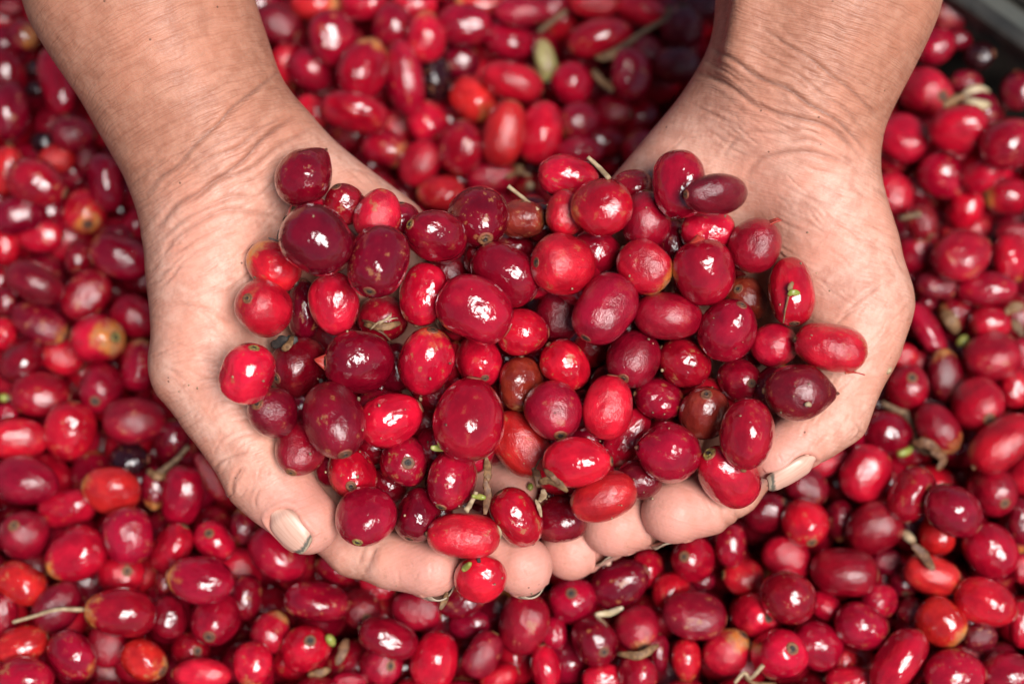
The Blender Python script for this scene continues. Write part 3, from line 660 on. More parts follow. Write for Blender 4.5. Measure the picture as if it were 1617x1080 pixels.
# bed of loose cherries: crop origin x, y, scale, then x, y, long, short, angle, colour, marks (t tan end, c calyx scar up)
BED = [
 ((0,0,2.842), "40,30,120,95,0,C 165,65,150,85,-50,R 103,165,155,145,90,M,t 250,370,300,150,-72,R 45,500,260,190,88,D 330,600,185,155,0,C 20,185,130,100,90,D 172,310,100,90,0,K 165,400,90,80,0,K 190,640,100,85,0,K 30,765,210,150,80,O 250,715,160,130,20,O,t 165,820,260,195,-20,M 385,720,135,115,90,D 475,820,250,180,100,C 80,970,210,160,10,D 380,950,210,195,0,R,t 610,1010,150,125,60,C 180,1060,195,140,0,R 520,1060,150,100,0,D"),
 ((0,360,3.0), "20,85,190,140,90,R 200,60,195,135,0,R,c 375,140,170,140,90,D 570,135,280,200,-20,M,t 165,260,280,220,-25,D 410,320,255,190,48,C,t 690,240,140,110,90,D 640,420,220,200,-30,C 190,450,265,180,-30,D,t 470,525,262,242,-15,B,t 28,350,130,100,90,D 15,500,150,130,90,R 300,600,210,190,-35,R 655,650,235,165,85,C,t 100,630,225,190,40,D 480,760,225,210,0,M,c 190,790,265,205,-8,C 640,910,285,225,0,C 85,1000,270,200,0,B 330,960,265,225,80,R 820,1000,180,150,90,D 30,880,110,90,0,C"),
 ((0,700,2.842), "115,170,285,205,-8,M 500,210,250,215,-12,O,t 300,290,255,175,12,R 580,70,170,140,0,K 815,235,265,185,80,C 110,410,235,195,0,M,c 578,415,240,215,100,C,t 340,500,275,225,28,R,t 770,470,225,170,58,C 965,440,192,182,0,R,c 95,625,225,190,-30,O,t 550,590,255,150,-15,R,c 900,612,285,195,-8,C,t 260,730,235,190,50,D 540,760,305,225,-8,M,t 755,780,190,155,90,D 965,790,255,210,-18,C,c 1105,690,200,150,90,D 15,770,190,120,90,M 100,905,225,165,18,O 325,950,235,215,90,C,t 648,970,215,200,90,O,t 480,900,200,165,90,C 860,930,190,150,20,C,c 905,1035,255,160,0,B,t 110,1055,255,195,0,C 1100,365,160,130,90,D,t 940,150,230,80,118,C 690,200,185,110,90,D,t 735,620,140,90,90,D"),
 ((380,780,3.6), "215,340,350,265,-42,C 540,430,225,185,-20,C,t 430,610,345,255,-8,C 680,650,225,210,0,D,c 70,590,262,230,90,M 170,780,240,215,60,C,t 375,870,285,270,0,R,c 70,965,245,230,-30,B,t 840,820,325,235,-22,M 800,965,265,220,-22,C,c 1105,945,325,270,78,R 1000,660,275,205,-8,C 1265,590,300,205,20,D 1300,740,225,155,10,D 1375,910,265,200,60,M 1470,1040,225,200,20,R 780,520,210,130,-25,R 620,1060,190,110,0,C"),
 ((760,780,3.6), "240,735,340,285,75,C 520,610,280,240,80,C,c 790,510,335,250,30,D 950,430,220,200,-30,R 1200,370,275,230,0,C,c 1420,290,235,200,90,C 1085,560,235,215,20,R 1210,690,345,262,-8,M 640,830,290,235,80,D,c 885,770,260,250,0,C,t 415,790,180,140,90,C 365,985,255,200,100,R 890,1020,225,220,0,M 700,1050,245,170,0,R 1165,940,230,170,92,B,t 1400,890,270,255,-35,R,t 1480,690,220,150,90,R 655,400,200,140,90,D 1260,495,130,115,0,D 1010,900,200,120,90,D"),
 ((1150,700,2.8415), "615,135,250,225,60,R 450,85,180,110,20,R 350,195,190,170,-35,D 345,355,220,200,90,B 170,310,200,190,90,D 500,345,180,120,90,D,t 655,380,245,235,-30,C 820,230,245,215,60,C 1010,300,255,210,-35,M 935,405,190,170,90,O 1190,210,220,205,0,C,c 1175,480,250,210,-50,C 915,590,245,180,-20,O,t 265,515,225,180,-28,R 520,575,282,230,-5,M 65,600,182,175,0,B 270,690,245,228,80,M 435,730,160,145,-30,R 120,770,195,188,20,B,c 680,710,170,155,-30,C 600,820,235,200,-22,C,t 820,750,125,115,0,D 955,800,220,208,92,O,t 1155,712,270,205,-22,B 230,945,245,225,70,R,c 400,905,225,195,-30,C 520,970,115,100,0,R 765,980,315,220,52,R 1015,1035,265,205,0,C 1130,870,150,130,0,D 1070,950,140,130,90,M 1260,1035,240,195,0,M 1315,810,200,110,90,R 1320,560,130,90,90,R 560,1060,235,130,0,R 1310,350,200,110,90,D 1000,20,150,100,0,C 710,530,125,110,0,D 790,620,135,130,0,D"),
 ((1300,380,3.0), "440,50,190,175,0,C,t 655,70,272,225,25,R 890,80,225,180,90,R,t 410,190,165,110,110,R,t 540,210,195,145,0,D 775,230,272,175,0,C 490,420,265,125,-60,C 500,290,115,90,-40,D 630,350,165,150,0,D,t 790,390,185,155,0,R 800,550,255,228,10,C 380,550,140,125,0,R 400,700,212,200,90,C,c 580,640,250,165,100,D,t 460,570,95,85,0,C 735,780,260,232,0,R,c 310,910,225,200,-20,D 545,890,250,190,-52,C,t 910,700,180,150,90,R 930,540,160,100,90,C 850,960,335,240,38,R 720,920,130,105,0,C"),
 ((1300,0,2.842), "570,60,185,155,0,M 500,210,180,170,90,C 610,180,105,90,0,D 700,250,135,130,0,K 460,420,230,215,90,R,c 610,580,245,212,0,R 360,620,215,200,-20,R 300,720,145,130,-30,M 540,790,225,195,-35,C 720,745,250,200,60,R 840,640,255,205,20,C 870,410,170,150,90,D 700,500,175,165,0,D 315,870,195,165,100,R 420,850,150,120,100,D,t 635,935,190,175,0,R 820,880,190,172,0,C,t 440,1000,155,145,-30,M 640,1040,225,150,0,R 860,1050,165,120,0,C 770,1050,85,80,0,K 640,370,135,105,0,D 500,1020,150,110,90,C"),
 ((400,0,2.1276), "205,15,155,115,0,O,t 370,15,155,120,0,R 80,80,150,120,-30,D 138,110,120,90,100,D,t 265,130,180,150,100,C 110,215,130,95,90,R 195,235,160,145,-40,C 370,235,205,160,68,C,t 470,90,155,140,90,M 580,125,162,130,92,B,t 710,85,175,150,0,M 508,260,240,135,100,C 340,380,215,135,-15,C 615,260,160,125,90,K 700,210,125,110,0,D 585,415,150,142,0,R 737,338,162,148,90,O,t 870,275,200,145,-18,R 860,135,165,130,-20,M 900,40,175,115,0,C 557,550,160,130,60,R 697,500,180,150,90,M 843,450,212,130,76,O,t 962,445,205,155,73,B 1070,280,142,138,0,R 1165,130,215,150,15,R 1095,410,135,125,0,M,t 1268,250,175,145,90,M 1210,380,130,122,0,M 980,205,140,78,100,G 1150,15,165,90,0,R 1310,40,175,115,-20,B,t 1440,90,150,148,0,D 1420,220,155,130,0,D 1320,180,135,130,0,D 200,375,120,90,-40,R 440,500,150,120,-20,C,t 630,650,155,115,0,O,t 800,600,165,115,10,C,t 1100,510,155,95,0,C 540,22,150,95,0,R 760,12,155,80,0,O,t 1000,30,115,100,30,C 690,610,105,90,0,D 1180,480,150,110,0,D 1500,20,135,115,0,D"),
]
rng = np.random.RandomState(7)
CH = []     # individual cherries: centre (view), axis, half length, half width, colour, options
def axis_from_angle(ang, pitch):
    a = math.radians(ang); return np.array([math.cos(a) * math.cos(pitch), math.sin(a) * math.cos(pitch), math.sin(pitch)])
LAYER_W = lambda l: -95 + 45 * l
for (x, y, L, W, ang, c, lay, o) in HEAP:
    L *= 1.035; W *= 1.035; w = LAYER_W(lay); s = (D - w) / D
    b = W / 2 * s; a = max(L / 2 * s, b)
    if 'c' in o:
        lat = np.array([o['c'][0] - x, y - o['c'][1]], float); r = max(L, W) / 2
        sn = min(0.97, np.linalg.norm(lat) / (0.93 * r)); lat /= np.linalg.norm(lat) + 1e-6
        axis = np.array([lat[0] * sn, lat[1] * sn, math.sqrt(1 - sn * sn)])
        if sn < 0.75: a = (L + W) / 4 * s * 1.1; b = (L + W) / 4 * s
    else:
        axis = axis_from_angle(ang, rng.uniform(-0.15, 0.35) if L / W < 1.12 else rng.uniform(-0.12, 0.12))
        if o.get('flip'): axis = -axis
        if 'f' in o: axis = axis_from_angle(o['f'], 0.35)
        elif L / W < 1.12 and 'k' not in o: a = b * 1.1
    CH.append(dict(px=x, py=y, w=w, axis=axis, a=a, b=b, col=c, o=o, lay=lay, heap=True, L=L, W=W))
def bed_w(px, py, z):
    """depth (along the view axis) of the horizontal plane z units above the bed, seen at a pixel"""
    dx, dy = (px - 808.5), (540 - py)
    # point = ((D-w)/D*dx, (D-w)/D*dy, w); height above bed = y*ST + w*CT - BED_W*CT = z
    return (z + BED_W * CT - dy * ST) / (CT - dy * ST / D)
for (ox, oy, sc), txt in BED:
    for it in txt.split():
        p = it.split(','); x, y, L, W, ang = [float(q) for q in p[:5]]; c = p[5]; mk = p[6] if len(p) > 6 else ''
        x, y, L, W = ox + x / sc, oy + y / sc, 1.07 * L / sc, 1.07 * W / sc
        # drop doubles from overlapping crops
        if any((not q['heap']) and math.hypot(q['px'] - x, q['py'] - y) < 0.36 * min(q['L'] + q['W'], L + W) / 2 for q in CH): continue
        h = min(18.0, (L + W - 140) * 0.30) + rng.uniform(-4, 4)
        w = bed_w(x, y, h); s = (D - w) / D
        b = W / 2 * s; a = L / 2 * s; o = {}
        pitch = rng.uniform(-0.2, 0.2)
        axis = axis_from_angle(ang, pitch)
        if mk == 't': o['t'] = float(rng.uniform(0.3, 0.7)); axis *= 1 if rng.rand() < 0.5 else -1
        if mk == 'c':
            th = rng.uniform(0, 6.28); axis = np.array([0.45 * math.cos(th), 0.45 * math.sin(th), 0.89]); o['cc'] = 1
            a = b = (L + W) / 4 * s; a *= 1.08
        elif L / W < 1.1: axis = axis_from_angle(rng.uniform(0, 360), rng.uniform(0.2, 0.9)); o['cc'] = 1 if rng.rand() < 0.4 else 0
        elif rng.rand() < 0.4: o['cc'] = 1
        CH.append(dict(px=x, py=y, w=w, axis=axis, a=a, b=b, col=c, o=o, lay=h, heap=False, L=L, W=W))

# settle depths so that nothing sinks into its neighbour or a hand; the sight line of each cherry is kept
def ctr(c): return at(c['px'], c['py'], c['w'])
def half_along(c, n):
    ca = float(np.dot(c['axis'], n)); return math.sqrt((c['a'] * ca) ** 2 + (c['b'] ** 2) * (1 - ca * ca))
def settle(group, rounds, tol, damp):
    for r in range(rounds):
        P = np.array([ctr(c) for c in group]); R = np.array([(c['a'] + c['b']) / 2 for c in group])
        dd = np.linalg.norm(P[:, None] - P[None], axis=-1)
        close = np.argwhere(np.triu(dd < (R[:, None] + R[None]) * 1.15, 1))
        dw = np.zeros(len(group))
        for i, j in close:
            n = P[j] - P[i]; d = np.linalg.norm(n) + 1e-6; n /= d
            need = (half_along(group[i], n) + half_along(group[j], n)) * tol
            if d >= need: continue
            lat = np.linalg.norm((P[j] - P[i])[:2]); want = math.sqrt(max(need * need - lat * lat, 0)); cur = P[j][2] - P[i][2]
            sg = 1 if (group[j]['lay'], j) > (group[i]['lay'], i) else -1
            push = (want - sg * cur) * damp
            if push > 0: dw[j] += sg * min(push, 12) / 2; dw[i] -= sg * min(push, 12) / 2
        for k, c in enumerate(group): c['w'] += dw[k]
        if group[0]['heap'] and r % 2 == 0:
            for it in range(2):
                P = np.array([ctr(c) for c in group]); S = both_sdf(P); G = LEFT.grad(P) * (LEFT.sdf(P) < RIGHT.sdf(P))[:, None] + RIGHT.grad(P) * (LEFT.sdf(P) >= RIGHT.sdf(P))[:, None]
                for k, c in enumerate(group):
                    need = half_along(c, G[k]) * 0.90 - S[k]
                    if need > 0: c['w'] += min(need / max(G[k][2], 0.35), 40)
heap = [c for c in CH if c['heap']]; bed = [c for c in CH if not c['heap']]
settle(heap, 60, 0.94, 0.5)
# the heap rests: lower whatever hangs free, bottom first
settle(bed, 40, 0.90, 0.4)
for c in CH: c['P'] = ctr(c)

# fillers: lower layers of the bed, the bed beyond the picture, and hidden cherries inside the heap (one object)
fill = []
def view_to_bed(P):       # view coords -> bed frame (x, forward, up) with the bed's top layer near up = 0
    return np.stack([P[:, 0], P[:, 1] * CT - P[:, 2] * ST, P[:, 1] * ST + P[:, 2] * CT - BED_W * CT], 1)
def bed_to_view(B):
    z = B[:, 2] + BED_W * CT
    return np.stack([B[:, 0], B[:, 1] * CT + z * ST, -B[:, 1] * ST + z * CT], 1)
TB = view_to_bed(np.array([c['P'] for c in bed])); TR = np.array([(c['a'] + 2 * c['b']) / 3 for c in bed])
pts = []
sp = 96.0
for li, z in enumerate((-30, -98, -170, -245)):
    xs = np.arange(-1320, 1330, sp); ys = np.arange(-1000, 1250, sp * 0.87)
    for iy, yv in enumerate(ys):
        for xv in xs:
            pts.append((xv + (iy % 2) * sp / 2 + rng.uniform(-24, 24) + li * 31, yv + rng.uniform(-24, 24) + li * 17, z + rng.uniform(-14, 14), li))
pts = np.array(pts); B = pts[:, :3].copy(); li = pts[:, 3]
# keep the third and fourth layers only where something could be seen between the upper ones
inner = (np.abs(B[:, 0]) < 1150) & (B[:, 1] > -800) & (B[:, 1] < 1050)
ok = (li < 2) | inner
# the top layer of fillers only where no traced cherry lies
dT = np.array([np.min(np.linalg.norm((TB - p)[:, :2], axis=1) - TR) for p in B])
VF = bed_to_view(B); sf = D / (D - VF[:, 2]); inpic = (np.abs(VF[:, 0] * sf) < 790) & (np.abs(VF[:, 1] * sf) < 525)
ok &= ~((li == 0) & ((dT < 18) | (inpic & (dT < 40))))
# nothing beyond the crate wall (upper right)
WALL_P = None
def wall_coord(B): return (B[:, 0] - 974) * 0.66 + (B[:, 1] - 733) * 0.75
ok &= wall_coord(B) < -52
B, li = B[ok], li[ok]; R = rng.uniform(44, 55, len(B))
for it in range(26):
    A = np.concatenate([B, TB]); RA = np.concatenate([R, TR]); mv = np.zeros_like(B)
    cell = 120.0; keyd = {}
    K = np.floor(A / cell).astype(int)
    for i, k in enumerate(map(tuple, K)): keyd.setdefault(k, []).append(i)
    I, J = [], []
    for k, ids in keyd.items():
        nb = [j for dx in (-1, 0, 1) for dy in (-1, 0, 1) for dz in (-1, 0, 1) for j in keyd.get((k[0] + dx, k[1] + dy, k[2] + dz), ())]
        for i in ids:
            if i < len(B): I.extend([i] * len(nb)); J.extend(nb)
    I = np.array(I); J = np.array(J); m = I != J; I, J = I[m], J[m]
    d = A[I] - A[J]; dist = np.linalg.norm(d, axis=1) + 1e-6; need = (RA[I] + RA[J]) * 0.93 - dist
    m = need > 0; wgt = np.where(J[m] >= len(B), 0.7, 0.4)
    np.add.at(mv, I[m], d[m] / dist[m][:, None] * (need[m] * wgt)[:, None])
    B += np.clip(mv, -16, 16); B[:, 2] -= 0.6
B = B[wall_coord(B) < -48]; R = R[:len(B)]
for p, r in zip(bed_to_view(B), R): fill.append((p, r))
HP = np.array([c['P'] for c in heap]); HR = np.array([(c['a'] + c['b']) / 2 for c in heap])
cand = []
for c in heap:
    for k in range(20): cand.append(c['P'] + np.array([rng.uniform(-65, 65), rng.uniform(-65, 65), -rng.uniform(50, 210)]))
cand = np.array(cand); keep = []
ch = both_sdf(cand)
for p, s in zip(cand, ch):
    r = rng.uniform(33, 44)
    if s < r * 0.9 or s > 190: continue
    if np.any(np.linalg.norm(HP - p, axis=1) < (HR + r) * 0.70): continue
    if any(np.linalg.norm(q - p) < (r + t) * 0.78 for q, t in keep): continue
    q = p.copy()
    lat = np.linalg.norm((HP - p)[:, :2], axis=1); near = HP[lat < 125] - p
    if len(near) < 5 or min(near[:, 0].max(), -near[:, 0].min(), near[:, 1].max(), -near[:, 1].min()) < 30: continue
    if p[2] > np.sort(HP[lat < 125][:, 2])[len(near) // 2] - 15: continue
    # must lie above a palm, not over the open gap below
    ray = np.array([q + np.array([0, 0, -k * 20.0]) for k in range(1, 10)])
    if both_sdf(ray).min() > 5 and not (650 < 808 + q[0] < 1010): continue
    keep.append((p, r))
fill += keep

# ---- the individual cherries as objects
def frame(axis, roll):
    z = Vector(axis).normalized(); x = z.orthogonal().normalized(); y = z.cross(x)
    x2 = x * math.cos(roll) + y * math.sin(roll); y2 = z.cross(x2)
    return RV @ Matrix((x2, y2, z)).transposed()
def jitter(rgb, r, k=0.16):
    f = 1 + r.uniform(-k, k); return (rgb[0] * f, rgb[1] * f * r.uniform(0.8, 1.25), rgb[2] * f * r.uniform(0.8, 1.25))
def link_child(name, me, parent):
    o = bpy.data.objects.new(name, me); link(o); o.parent = parent; return o
rc = random.Random(21)
for n, c in enumerate(CH):
    o_ = c['o']; r = rc
    var = 6 if o_.get('k') == 'p' else rc.choice((0, 1, 2, 3, 4, 5, 7, 8, 9, 10, 11))
    ob = link(bpy.data.objects.new('coffee_cherry', CHERRY_MESH[var]))
    ob.location = view_to_world(c['P'])
    ob.rotation_euler = frame(c['axis'], rc.uniform(0, 6.28)).to_euler()
    ob.scale = (c['b'] * U, c['b'] * U * (1.0 if c['heap'] else rc.uniform(0.94, 1.0)), c['a'] * U)
    patch = o_.get('t', 0.0)
    if 't' not in o_ and c['col'] in 'RBO' and rc.random() < 0.25: patch = rc.uniform(0.05, 0.2)
    ob.color = (*jitter(TINT[c['col']], rc), patch)
    if c['heap']:
        if 'c' in o_ or rc.random() < 0.35 and var != 6:
            k = link_child('calyx_scar', SCAR_MESH, ob); q = rc.uniform(0.72, 1.05); k.scale = (q, q * rc.uniform(0.85, 1.1), 1)
        if rc.random() < 0.6: link_child('stem_scar', STEM_MESH, ob)
        if 'f' in o_ and var != 6: link_child('torn_peel', FLAP_MESH, ob)
        if var == 6: link_child('pointed_tip', TIP_MESH, ob)
        if 's' in o_:
            k = link_child('stalk_stub', STUB_MESH, ob)
            k.rotation_euler = (math.pi, 0, 0) if n != 33 else (0, 1.2, 0.3)
        if 'tt' in o_: ob.color[3] = 0.32
    else:
        if o_.get('cc') or (o_.get('t') and rc.random() < 0.6): link_child('calyx_scar', SCAR_MESH, ob)
        elif rc.random() < 0.25: link_child('stem_scar', STEM_MESH, ob)
    c['ob'] = ob

# ---- the filler mass
V0, F0 = cherry_grid(1, 14, 9)
quads = [f if len(f) == 4 else f + (f[-1],) for f in F0]
VV, LL, TT, EE, FF = [], [], [], [], []
cols = 'DDDDMMMCCCCRRRB'  # leans to dark tints, painting shade into the gaps between upper cherries
for k, (p, r) in enumerate(fill):
    ax = rng.normal(0, 1, 3); ax[2] *= 0.5; ax /= np.linalg.norm(ax)
    M = np.array(frame(ax, rng.uniform(0, 6.28)).to_3x3()) if hasattr(frame(ax, 0), 'to_3x3') else np.array(frame(ax, 0))
    e = rng.uniform(1.0, 1.22)
    sv = V0 * np.array([r * 0.95, r * 0.95, r * 0.95 * e]) * U
    VV.append(sv @ M.T + view_to_world(p)); LL.append(V0)
    tcol = jitter(TINT[cols[rng.randint(len(cols))]], rc)
    TT.append(np.tile(np.array([*tcol, 1.0]), (len(V0), 1))); EE.append(np.tile([rng.rand(), rng.rand() * 0.6 if rng.rand() < 0.3 else 0.0, 0], (len(V0), 1)))
    FF += [tuple(i + k * len(V0) for i in f) for f in F0]
me = bpy.data.meshes.new('cherry_bed'); VV = np.concatenate(VV)
me.from_pydata(VV.tolist(), [], FF)
me.polygons.foreach_set('use_smooth', [True] * len(FF)); me.materials.append(MAT_BED)
vec_attr(me, 'loc', np.concatenate(LL)); vec_attr(me, 'extra', np.concatenate(EE))
ca = me.color_attributes.new('tint', 'FLOAT_COLOR', 'POINT'); ca.data.foreach_set('color', np.concatenate(TT).astype(np.float32).ravel())
me.update(); ob = link(bpy.data.objects.new('cherry_bed', me)); ob['kind'] = 'stuff'
print('FILL', len(fill), 'of which in heap', len(keep), 'INDIV', len(CH), 'HEAP', len(heap))
# ------------------------------------------------------------------ crate wall, ground
def box_prism(name, prof, p0, p1, mat, parent=None, label=None):
    """profile (across, up) swept from p0 to p1 on the bed plane (bed frame units)"""
    p0 = np.array(p0, float); p1 = np.array(p1, float); d = (p1 - p0) / np.linalg.norm(p1 - p0); nrm = np.array([d[1], -d[0]])
    n = 24; V = []; F = []; k = len(prof)
    for i in range(n + 1):
        c = p0 + (p1 - p0) * i / n
        for a, u in prof:
            q = c + nrm * a; V.append((q[0] * U, q[1] * U, u * U))
    for i in range(n):
        for j in range(k):
            a = i * k + j; b = i * k + (j + 1) % k
            F.append((a, b, b + k, a + k))
    F.append(tuple(range(k))); F.append(tuple(n * k + j for j in range(k))[::-1])
    o = mesh_obj(name, V, F, mat, parent, smooth=False)
    return o
MAT_CRATE = simple_mat('crate_plastic', (0.035, 0.04, 0.034), (0.05, 0.05, 0.04), 0.5, 60, 0.2)
MAT_RIM = simple_mat('crate_rim_plastic', (0.035, 0.031, 0.026), (0.014, 0.013, 0.011), 0.45, 80, 0.3)
MAT_GROUND = simple_mat('dark_soil', (0.018, 0.02, 0.012), (0.03, 0.026, 0.018), 0.9, 25, 0.6, 0.01)
C0 = np.array([974.0, 733.0]); CD = np.array([0.75, -0.66]); CD /= np.linalg.norm(CD)
crate = link(bpy.data.objects.new('crate', None)); crate.location = (C0[0] * U, C0[1] * U, -300 * U)
tag(crate, 'dark plastic crate wall with a grey-brown rim, crossing the upper right corner', 'crate')
A0, A1 = C0 - CD * 1100, C0 + CD * 1500
w1 = box_prism('wall_panel', [(-34, -420), (-34, 40), (-46, 40), (-46, -420)], A0, A1, MAT_CRATE, crate)
w2 = box_prism('rim', [(-24, 42), (-24, 62), (-30, 68), (-54, 68), (-60, 62), (-60, 42)], A0, A1, MAT_RIM, crate)
w3 = box_prism('outer_rim', [(-100, 58), (-100, 76), (-106, 84), (-134, 84), (-140, 76), (-140, 58)], A0, A1, MAT_RIM, crate)
w4 = box_prism('ledge', [(-62, 30), (-62, 40), (-98, 52), (-98, 42)], A0, A1, MAT_CRATE, crate)
for w in (w1, w2, w3, w4): w.matrix_parent_inverse = Matrix.Translation(-crate.location)
g = mesh_obj('ground', [(-3, -3, -425 * U), (3, -3, -425 * U), (3, 3, -425 * U), (-3, 3, -425 * U)], [(0, 1, 2, 3)], MAT_GROUND)
g['kind'] = 'structure'

# ------------------------------------------------------------------ loose bits: stalks, husks, buds, petals
def tube_bm(pts, radii, nseg=8, seed=0, wob=0.15, flat=1.0):
    rg = random.Random(seed); P = [np.array(p, float) for p in pts]
    V = []; F = []; n = len(P); prev = None
    for i in range(n):
        t = P[min(i + 1, n - 1)] - P[max(i - 1, 0)]; t /= np.linalg.norm(t) + 1e-9
        ref = prev if prev is not None else (np.array([0, 0, 1.0]) if abs(t[2]) < 0.8 else np.array([1.0, 0, 0]))
        x = np.cross(ref, t); x /= np.linalg.norm(x); y = np.cross(t, x); prev = y
        for j in range(nseg):
            a = 2 * math.pi * j / nseg; r = radii[i] * (1 + rg.uniform(-wob, wob))
            V.append(P[i] + x * r * math.cos(a) + y * r * flat * math.sin(a))
    for i in range(n - 1):
        for j in range(nseg):
            a = i * nseg + j; b = i * nseg + (j + 1) % nseg
            F.append((a, b, b + nseg, a + nseg))
    F.append(tuple(range(nseg))[::-1]); F.append(tuple((n - 1) * nseg + j for j in range(nseg)))
    return V, F
def curve_pts(pts, n=5): 
    p = [np.array(q, float) for q in pts]
    if len(p) < 3: return [p[0] + (p[1] - p[0]) * k / n for k in range(n + 1)]
    p = [2 * p[0] - p[1]] + p + [2 * p[-1] - p[-2]]; out = []
    for i in range(1, len(p) - 2):
        for k in range(n):
            t = k / n; out.append(0.5 * ((2 * p[i]) + (-p[i - 1] + p[i + 1]) * t + (2 * p[i - 1] - 5 * p[i] + 4 * p[i + 1] - p[i + 2]) * t * t + (-p[i - 1] + 3 * p[i] - 3 * p[i + 1] + p[i + 2]) * t ** 3))
    return out + [p[-2]]
def surf_w(px, py, up=0.0):
    """depth of the nearest cherry or hand seen at a pixel, so that a loose bit rests on it"""
    best = bed_w(px, py, -20)
    for c in CH:
        s = (D - c['w']) / D
        lat = math.hypot((px - c['px']) * s, (py - c['py']) * s); r = (c['a'] + c['b']) / 2
        if lat < r: best = max(best, c['P'][2] + math.sqrt(r * r - lat * lat))
    for f, r in keep:
        s = D / (D - f[2]); lat = math.hypot(px - 808.5 - f[0] * s, 540 - py - f[1] * s) / s
        if lat < r: best = max(best, f[2] + math.sqrt(r * r - lat * lat))
    w = np.arange(120, -330, -4.0); P = np.array([at(px, py, q) for q in w]); hit = np.where(both_sdf(P) < 0)[0]
    if len(hit): best = max(best, w[hit[0]])
    return best + up
SEED = [0]
def bit(name, label, cat, parts, group=None):
    """parts: (part name, kind, points in pixels with lift, width(s), material); the first is the thing's own mesh"""
    root = None
    for k, (pn, kind, pts, wd, mat) in enumerate(parts):
        SEED[0] += 1
        P3 = []
        ws = [surf_w(q[0], q[1], q[2] if len(q) > 2 else 3) for q in pts]; top = max(ws)
        for q, w in zip(pts, ws): P3.append(at(q[0], q[1], max(w, top - 16)))
        C = curve_pts(P3, 4); n = len(C)
        if kind == 'twig':
            a, b = [q * 0.78 for q in (wd if isinstance(wd, tuple) else (wd, wd))]
            R = [a + (b - a) * i / (n - 1) for i in range(n)]; V, F = tube_bm(C, R, 9, SEED[0], 0.12)
        elif kind == 'bud':
            R = [wd * math.sqrt(max(0.02, math.sin(math.pi * (0.06 + 0.88 * i / (n - 1))))) for i in range(n)]; V, F = tube_bm(C, R, 12, SEED[0], 0.05)
        else:                                           # husk: a thin curled flake with thickness
            wd_ = wd * 0.8; R = [wd_ * math.sqrt(max(0.03, math.sin(math.pi * (0.05 + 0.9 * i / (n - 1))))) for i in range(n)]; V, F = tube_bm(C, R, 12, SEED[0], 0.22, 0.28)
        W = view_to_world(np.array(V))
        if root is None:
            base = W.mean(0); root = mesh_obj(name, W - base, F, mat); root.location = base; tag(root, label, cat, group)
        else:
            ch = mesh_obj(pn, W - base, F, mat, root)
    return root
# on the heap
bit('dry_stalk', 'pale broken stalk lying across the top edge of the heap, beside the palm', 'stalk', [('stalk', 'twig', [(928, 248), (945, 264), (962, 282)], (4.5, 5.5), MAT_PALE)])
bit('dry_stalk', 'thin white stalk slanting into the notch between the palms', 'stalk', [('stalk', 'twig', [(802, 294, 6), (825, 312, 8), (850, 332, 6)], (4.5, 3.5), MAT_PALE)])
bit('flower_remnant', 'knobbly tan flower remnant in the notch above the heap', 'flower remnant', [('stem', 'twig', [(800, 280, 6), (820, 272, 10), (838, 280, 6)], (6, 5), MAT_HUSK), ('knob', 'bud', [(815, 262, 8), (824, 272, 10)], 9, MAT_HUSK), ('knob', 'bud', [(832, 288, 8), (840, 298, 8)], 8, MAT_PALE)])
bit('dry_husk', 'frayed brown husk lying on the cherries below the two dark maroon ones', 'husk', [('husk', 'husk', [(575, 512, 8), (604, 516, 9), (632, 510, 6)], 8, MAT_HUSK), ('fibre', 'twig', [(590, 518, 8), (607, 528, 10), (618, 540, 8)], (2.5, 1.5), MAT_BROWN), ('fibre', 'twig', [(598, 512, 10), (615, 500, 10), (618, 494, 6)], (2.2, 1.2), MAT_PALE), ('fibre', 'twig', [(585, 520, 8), (600, 508, 12), (628, 502, 8)], (2.2, 1.2), MAT_PALE), ('fibre', 'twig', [(572, 506, 8), (590, 510, 12), (606, 524, 8)], (2, 1.2), MAT_BROWN)])
bit('shrivelled_bract', 'shrivelled grey and tan bract wedged between cherries at the inner thumb base', 'bract', [('bract', 'husk', [(428, 545, 10), (448, 540, 16), (470, 535, 12)], 12, MAT_DARK), ('bract', 'husk', [(444, 552, 12), (455, 546, 18), (462, 530, 16)], 8, MAT_HUSK)])
bit('brown_bract', 'strip of brown bracts hanging below the largest cherry', 'bract', [('bract', 'husk', [(768, 722, 10), (770, 745, 14), (768, 762, 10)], 8, MAT_HUSK), ('bract', 'husk', [(766, 755, 10), (770, 780, 14), (766, 812, 6)], 8, MAT_BROWN), ('stalk', 'twig', [(752, 776, 12), (745, 792, 12), (736, 806, 8)], (4, 6), MAT_PALE), ('bud', 'bud', [(746, 783, 14), (757, 784, 18), (767, 786, 14)], 5, MAT_GREEN)])
bit('dry_bracts_cluster', 'curled cluster of brown bracts between the two orange red cherries', 'bract', [('bract', 'husk', [(842, 738, 10), (848, 752, 18), (850, 770, 12)], 8, MAT_BROWN), ('bract', 'husk', [(850, 762, 12), (872, 758, 22), (896, 776, 14)], 9, MAT_HUSK), ('bract', 'husk', [(858, 740, 14), (872, 752, 20), (884, 766, 14)], 6, MAT_BROWN), ('bract', 'husk', [(858, 772, 14), (858, 782, 16), (852, 792, 8)], 7, MAT_PALE), ('bud', 'bud', [(838, 763, 12), (837, 774, 14)], 5, MAT_GREEN), ('curl', 'twig', [(845, 740, 14), (852, 726, 20), (858, 722, 14)], (2, 1.5), MAT_BROWN)])
